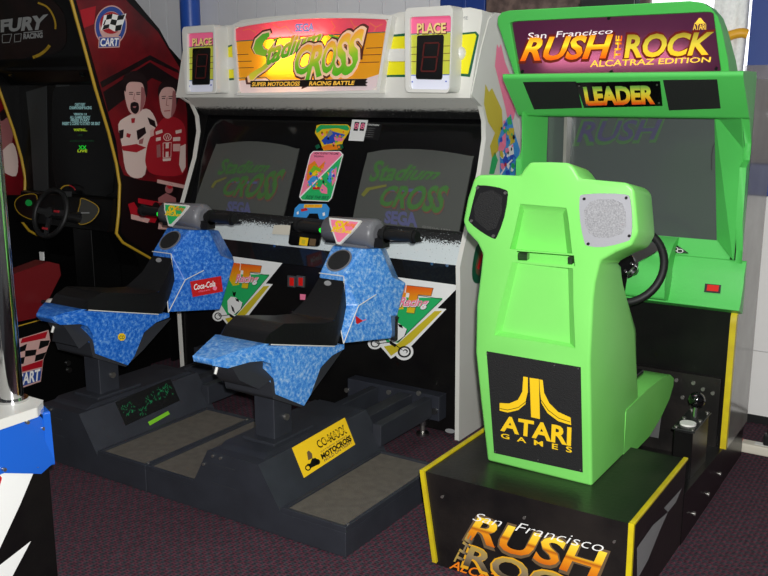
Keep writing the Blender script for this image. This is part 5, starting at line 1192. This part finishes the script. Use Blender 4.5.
b = MB(); b.poly(fp, smoothloop([(-6, 2), (40, -4), (60, 8), (66, 28), (62, 50), (30, 57), (-6, 58)], 3), 'fury_dim', 0.003, 0.004); mqf = b.build('marquee_panel', hd)
b = MB()
b.text(fp, [B6(8, 108), B6(246, 80), B6(226, 150), B6(8, 166)], 'FURY', 'fury_letter', 0.0045, 0.05, 0.0)
b.text(fp, [B6(124, 178), B6(222, 170), B6(222, 196), B6(124, 204)], 'RACING', 'fury_letter', 0.0045, 0.05, 0.0)
b.line(fp, [B6(124, 172), B6(222, 162)], 0.9, 'fury_letter', 0.0045)
for q in ([(12, 182), (62, 178), (50, 222), (12, 224)], [(76, 180), (112, 176), (108, 216), (76, 220)]):
    b.line(fp, [B6(*p) for p in q+q[:1]], 0.6, 'fury_letter', 0.0045)
arc_ = [B6(200, 15), B6(245, 35), B6(275, 75), B6(290, 120), B6(290, 150)]
b.line(fp, smoothloop(arc_, 3, False), 1.8, 'art_yellow', 0.0045)
b.line(fp, smoothloop([B6(258, 240), B6(240, 262), B6(210, 285), B6(175, 300)], 3, False), 3.0, 'art_yellow', 0.0045)
b.build('marquee_print', mqf)
for x in (FX0+0.12, FX1-0.12): 
    b = MB(); b.cyl((x, 3.37, 1.715), (x, 3.355, 1.722), 0.02, 'black_gloss', 12); b.build('speaker', hd)
# dash with two pods, gauge and wheel
dpn = P3((0, 3.37, 0.85), (1, 3.37, 0.85), (0, 3.43, 1.03))
b = MB(); b.xprism([(3.37, 0.85), (3.43, 1.03), (3.60, 1.06), (3.60, 0.86)], FX0+0.02, FX1-0.02, 'fury_black'); ds = b.build('dash', fury, bevel=0.01)
def W(a, c): return (a/4.43, 170+c/4.43)
mat('green_lamp_dim', (20, 140, 60), 0.4, emit=0.2); mat('pod_grey', (66, 66, 62), 0.45)
for q, m in (([(362, 125), (420, 150), (438, 180), (410, 222), (372, 240), (348, 235), (345, 190), (355, 150)], 'pod_grey'), ([(66, 142), (95, 114), (150, 106), (165, 130), (160, 215), (110, 208), (75, 180)], 'fury_dim')):
    b = MB(); P_ = smoothloop([W(*p) for p in q], 3); b.poly(dpn, P_, m, 0.006, 0.01)
    b.line(dpn, P_+P_[:1], 0.8, 'art_yellow', 0.0075); b.build('control_pod', ds)
b = MB(); b.disc(dpn, W(348, 198), 2.6, 3, 'black_gloss', 0.012, 14, 0, 0.006); b.line(dpn, [W(360, 190), W(395, 190)], 1.2, 'fury_letter', 0.009); b.build('key_switch', ds)
b = MB(); b.disc(dpn, W(125, 145), 3.0, 3.2, 'green_lamp_dim', 0.012, 14, 0, 0.006); b.build('start_button', ds)
b = MB(); 
for k in range(9):
    a0, a1 = math.radians(200+16*k), math.radians(200+16*(k+1)); c0 = (300, 100)
    b.line(dpn, [W(300+34*math.cos(a0), 96+28*math.sin(a0)), W(300+34*math.cos(a1), 96+28*math.sin(a1))], 1.2, 'art_yellow' if k < 5 else 'art_bright_red', 0.0075)
b.poly(dpn, [W(285, 95), W(318, 95), W(318, 118), W(287, 120)], 'frame_grey', 0.0075); b.build('gauge', ds)
wc = Vector((-4.27, 3.20, 0.96)); tl_ = math.radians(20); wu = Vector((0, math.sin(tl_), math.cos(tl_))); wx = Vector((1, 0, 0)); wn_ = wx.cross(wu)
b = MB(); b.tube([wc+(wx*math.cos(a)+wu*math.sin(a))*0.132 for a in [2*math.pi*k/36 for k in range(36)]], 0.014, 'rubber', 10, True); fw = b.build('steering_wheel', fury)
b = MB()
for a in (5, 175, 270):
    d = wx*math.cos(math.radians(a))+wu*math.sin(math.radians(a)); pr = d.cross(wn_); b.obox(wc+d*0.068, d*0.06, pr*0.016, wn_*0.004, 'black_plastic')
b.cyl(wc-wn_*0.015, wc+wn_*0.015, 0.03, 'black_plastic', 16); b.build('hub', fw)
for dx_, dz_ in ((0.055, 0.012), (-0.01, -0.09)):
    b = MB(); q = wc+wx*dx_+wu*dz_; b.obox(q-wn_*0.006*(1 if wn_.y > 0 else -1), wx*0.02, wn_*0.004, wu*0.006, 'art_bright_red'); b.build('wheel_button', fw)
b = MB(); b.cyl(wc, (wc.x, 3.42, 0.90), 0.03, 'black_plastic', 12); b.box(wc.x-0.08, wc.x+0.08, 3.40, 3.60, 0.45, 0.85, 'fury_black'); b.build('steering_column', fury, bevel=0.006)
b = MB(); q = PY(3.40).hit((43, 256)); b.box(q.x-0.02, q.x+0.012, 3.39, 3.401, q.z-0.025, q.z+0.025, 'white_print'); b.build('sticker', fury)
# seat base with sticker, bolts
b = MB(); b.xprism([(2.35, 0.0), (2.35, 0.47), (3.0, 0.445), (3.25, 0.36), (3.60, 0.30), (3.60, 0.0)], FX0+0.06, -3.98, 'fury_black'); sbf = b.build('seat_base', fury, bevel=0.004)
sp2 = PX(-3.98)
def K(a, c): return (a/5.767, 300+c/5.767)
b = MB(); l = 0.0012
b.poly(sp2, [K(280, 172), K(290, 235), K(250, 345), K(235, 470), K(120, 510), K(60, 420), K(108, 225)], 'skin_print', l)
b.poly(sp2, [K(275, 180), K(262, 220), K(118, 250), K(128, 222)], 'art_bright_red', l+0.0006)
b.poly(sp2, [K(248, 345), K(244, 385), K(128, 415), K(125, 385)], 'art_bright_red', l+0.0006)
b.poly(sp2, [K(240, 392), K(232, 462), K(118, 502), K(108, 430)], 'blue_badge', l+0.0008)
b.text(sp2, [K(100, 432), K(232, 398), K(226, 462), K(98, 496)], 'CART', 'white_print', l+0.0016, 0.03, 0)
for q in ([(108, 275), (156, 252), (146, 292), (100, 306)], [(146, 292), (212, 285), (205, 318), (144, 328)], [(232, 236), (288, 232), (278, 262), (222, 285)], [(108, 335), (144, 328), (136, 368), (104, 372)], [(206, 318), (266, 300), (250, 340), (200, 356)]):
    b.poly(sp2, [K(*p) for p in q], 'black_print', l+0.0012)
b.build('badge', sbf)
b = MB(); b.line(sp2, [(15, 327), (40, 320)], 1.0, 'art_yellow', 0.001); b.build('pinstripe', sbf)
for p in ((68, 363), (69, 370), (87, 355.5), (88, 363)):
    b = MB(); q = sp2.hit(p); b.cyl(q, q+Vector((0.008, 0, 0)), 0.014, 'steel', 12); b.build('bolt', sbf)
mat('seat_red', (104, 16, 22), 0.4, bump=(80, 0.05)); mat('seat_dark_red', (40, 10, 12), 0.45)
b = MB(); b.xprism([(2.40, 0.47), (2.40, 0.60), (2.75, 0.585), (3.02, 0.66), (3.08, 0.63), (3.05, 0.55), (2.98, 0.46)], -4.60, -4.13, 'seat_dark_red'); st = b.build('seat', fury, bevel=0.02, seg=3)
for x0, x1 in ((-4.68, -4.58), (-4.13, -4.03)):
    b = MB(); b.xprism([(2.40, 0.47), (2.38, 0.74), (2.70, 0.70), (2.98, 0.745), (3.05, 0.72), (3.055, 0.66), (2.98, 0.56), (2.90, 0.46)], x0, x1, 'seat_red'); b.build('seat_bolster', fury, bevel=0.045, seg=5)
b = MB(); b.xprism([(2.40, 0.52), (2.26, 1.30), (2.16, 1.30), (2.26, 0.47)], -4.66, -4.05, 'seat_red'); b.build('backrest', fury, bevel=0.03, seg=4)
b = MB(); q = sp2.hit((49, 303)); b.sphere(q+Vector((0.02, 0, 0)), 0.034, 'white_plastic', 14, (1.2, 0.8, 0.8)); b.cyl(q+Vector((-0.06, 0, 0)), q+Vector((0.02, 0, 0)), 0.012, 'black_plastic', 8); b.build('seat_lever', fury)

# ---- edge of a second machine of the same kind further left
nb = thing('racing_cabinet', 'edge of a second dark racing cabinet with red artwork, leftmost in the photo', 'arcade machine', (-5.3, 2.95, 0))
NX = -4.95; dy = -0.42
b = MB(); b.xprism([(y+dy, z) for y, z in profF], NX-0.02, NX, 'fury_black'); np_ = b.build('side_panel', nb, bevel=0.003)
b = MB(); b.xprism([(3.18+dy, 0.02), (3.60+dy, 0.62), (3.47+dy, 0.85), (3.47+dy, 1.70), (3.36+dy, 1.80), (3.28+dy, 2.24), (4.08+dy, 2.0), (4.10+dy, 0.02)], NX-0.76, NX-0.02, 'fury_black'); b.build('cabinet_body', nb)
b = MB(); b.xprism([(2.35, 0.0), (2.35, 0.47), (2.9, 0.445), (3.05, 0.36), (3.05, 0.0)], NX-0.72, NX+0.0, 'fury_black'); b.build('seat_base', nb)
b = MB(); b.box(NX-0.7, NX-0.05, 3.72, 4.55, 0.0, 2.2, 'fury_black'); b.build('cabinet_rear', nb)
ip = PX(NX); b = MB()
b.poly(ip, [(-30, 60), (0, 80), (14, 100), (22, 135), (24, 195), (-30, 195)], 'art_red', 0.0015)
b.poly(ip, smoothloop([(0, 118), (7, 112), (13, 120), (12, 142), (5, 152), (-2, 146)], 3), 'skin_shade', 0.0025)
b.poly(ip, smoothloop([(-2, 118), (2, 110), (10, 109), (14, 118), (8, 117), (2, 121)], 3), 'hair_print', 0.0030)
b.poly(ip, smoothloop([(3, 150), (13, 143), (18, 160), (16, 176), (4, 172), (-4, 160)], 3), 'suit_white', 0.0027)
b.build('side_art', np_)
# ================================================================== machine in the left foreground
GX = -2.42
fg = thing('arcade_cabinet', 'black arcade cabinet in the foreground with white lightning print, blue guard and chrome pole', 'arcade machine', (-2.8, 1.45, 0))
mat('guard_blue', (28, 96, 200), 0.18, coat=0.6)
b = MB(); b.box(-3.25, GX, 1.05, 1.735, 0.0, 0.60, 'black_laminate'); fb = b.build('cabinet_body', fg, bevel=0.004)
b = MB(); b.zprism([(-3.27, 1.03), (GX+0.012, 1.03), (GX+0.012, 1.70), (GX-0.03, 1.755), (-3.27, 1.755)], 0.60, 0.632, 'white_plastic'); b.build('top', fg, bevel=0.006)
b = MB()
b.prism([(GX+0.004, 1.03, 0.612), (GX+0.004, 1.70, 0.612), (GX+0.026, 1.735, 0.56), (GX+0.03, 1.735, 0.44), (GX+0.004, 1.70, 0.405), (GX+0.004, 1.57, 0.455), (GX+0.004, 1.03, 0.46)], [(-0.02, 0, 0)]*7, 'guard_blue')
b.prism([(GX+0.026, 1.735, 0.61), (GX-0.05, 1.765, 0.61), (GX-0.05, 1.765, 0.40), (GX+0.03, 1.735, 0.43)], (-0.01, -0.02, 0), 'guard_blue')
gd = b.build('side_guard', fg, bevel=0.008, seg=3)
gp_ = PX(GX+0.006)
for p in ((26, 422), (3, 469), (36, 465), (42, 428)):
    b = MB(); q = gp_.hit(p); b.cyl(q, q+Vector((0.012, 0, 0)), 0.006, 'screw_metal', 10); b.build('screw', gd)
lp_ = PX(GX); b = MB()
b.poly(lp_, [(-30, 480), (38, 462), (20, 505), (0, 548), (-30, 600)], 'white_print', 0.0015); b.poly(lp_, [(-30, 600), (0, 565), (31, 541), (12, 577), (-10, 610)], 'white_print', 0.0015)
b.poly(lp_, [(-10, 462), (2, 478), (-4, 500)], 'red_print', 0.002)
b.build('lightning_print', fb)
b = MB(); b.cyl((-2.535, 1.70, 0.63), (-2.535, 1.70, 1.75), 0.036, 'chrome', 28); b.cyl((-2.535, 1.70, 0.631), (-2.535, 1.70, 0.64), 0.05, 'chrome', 28); b.build('pole', fg)
b = MB(); b.cyl((-2.535, 1.12, 0.63), (-2.535, 1.12, 1.75), 0.036, 'chrome', 28); b.build('pole', fg)
# ================================================================== light
w = bpy.data.worlds.new('world'); SC.world = w; w.use_nodes = True
w.node_tree.nodes['Background'].inputs['Color'].default_value = (0.9, 0.93, 1.0, 1); w.node_tree.nodes['Background'].inputs['Strength'].default_value = 0.05
def area(name, loc, tgt, e, sx, sy, col=(1, 1, 1)):
    l = bpy.data.lights.new(name, 'AREA'); l.shape = 'RECTANGLE'; l.size = sx; l.size_y = sy; l.energy = e; l.color = col
    o = bpy.data.objects.new(name, l); COL.objects.link(o); o.location = loc
    d = Vector(tgt)-Vector(loc); o.rotation_euler = d.to_track_quat('-Z', 'Y').to_euler()
    return o
fl = bpy.data.lights.new('camera_flash', 'SPOT'); fl.energy = 510; fl.shadow_soft_size = 0.02; fl.spot_size = math.radians(95); fl.spot_blend = 0.6
fo = bpy.data.objects.new('camera_flash', fl); COL.objects.link(fo); fo.location = cC+cU*0.07+cR*0.03-cF*0.03
fo.rotation_euler = (cF+cU*0.02).to_track_quat('-Z', 'Y').to_euler()
area('ceiling_tube', (-1.5, 2.6, 2.88), (-1.5, 2.6, 0), 8, 1.2, 0.3)
area('ceiling_tube', (0.3, 1.0, 2.88), (0.3, 1.0, 0), 5, 1.2, 0.3)
SC.view_settings.view_transform = 'Standard'; SC.view_settings.look = 'None'; SC.view_settings.exposure = 0.0; SC.view_settings.gamma = 1.0
SC.view_settings.use_curve_mapping = False
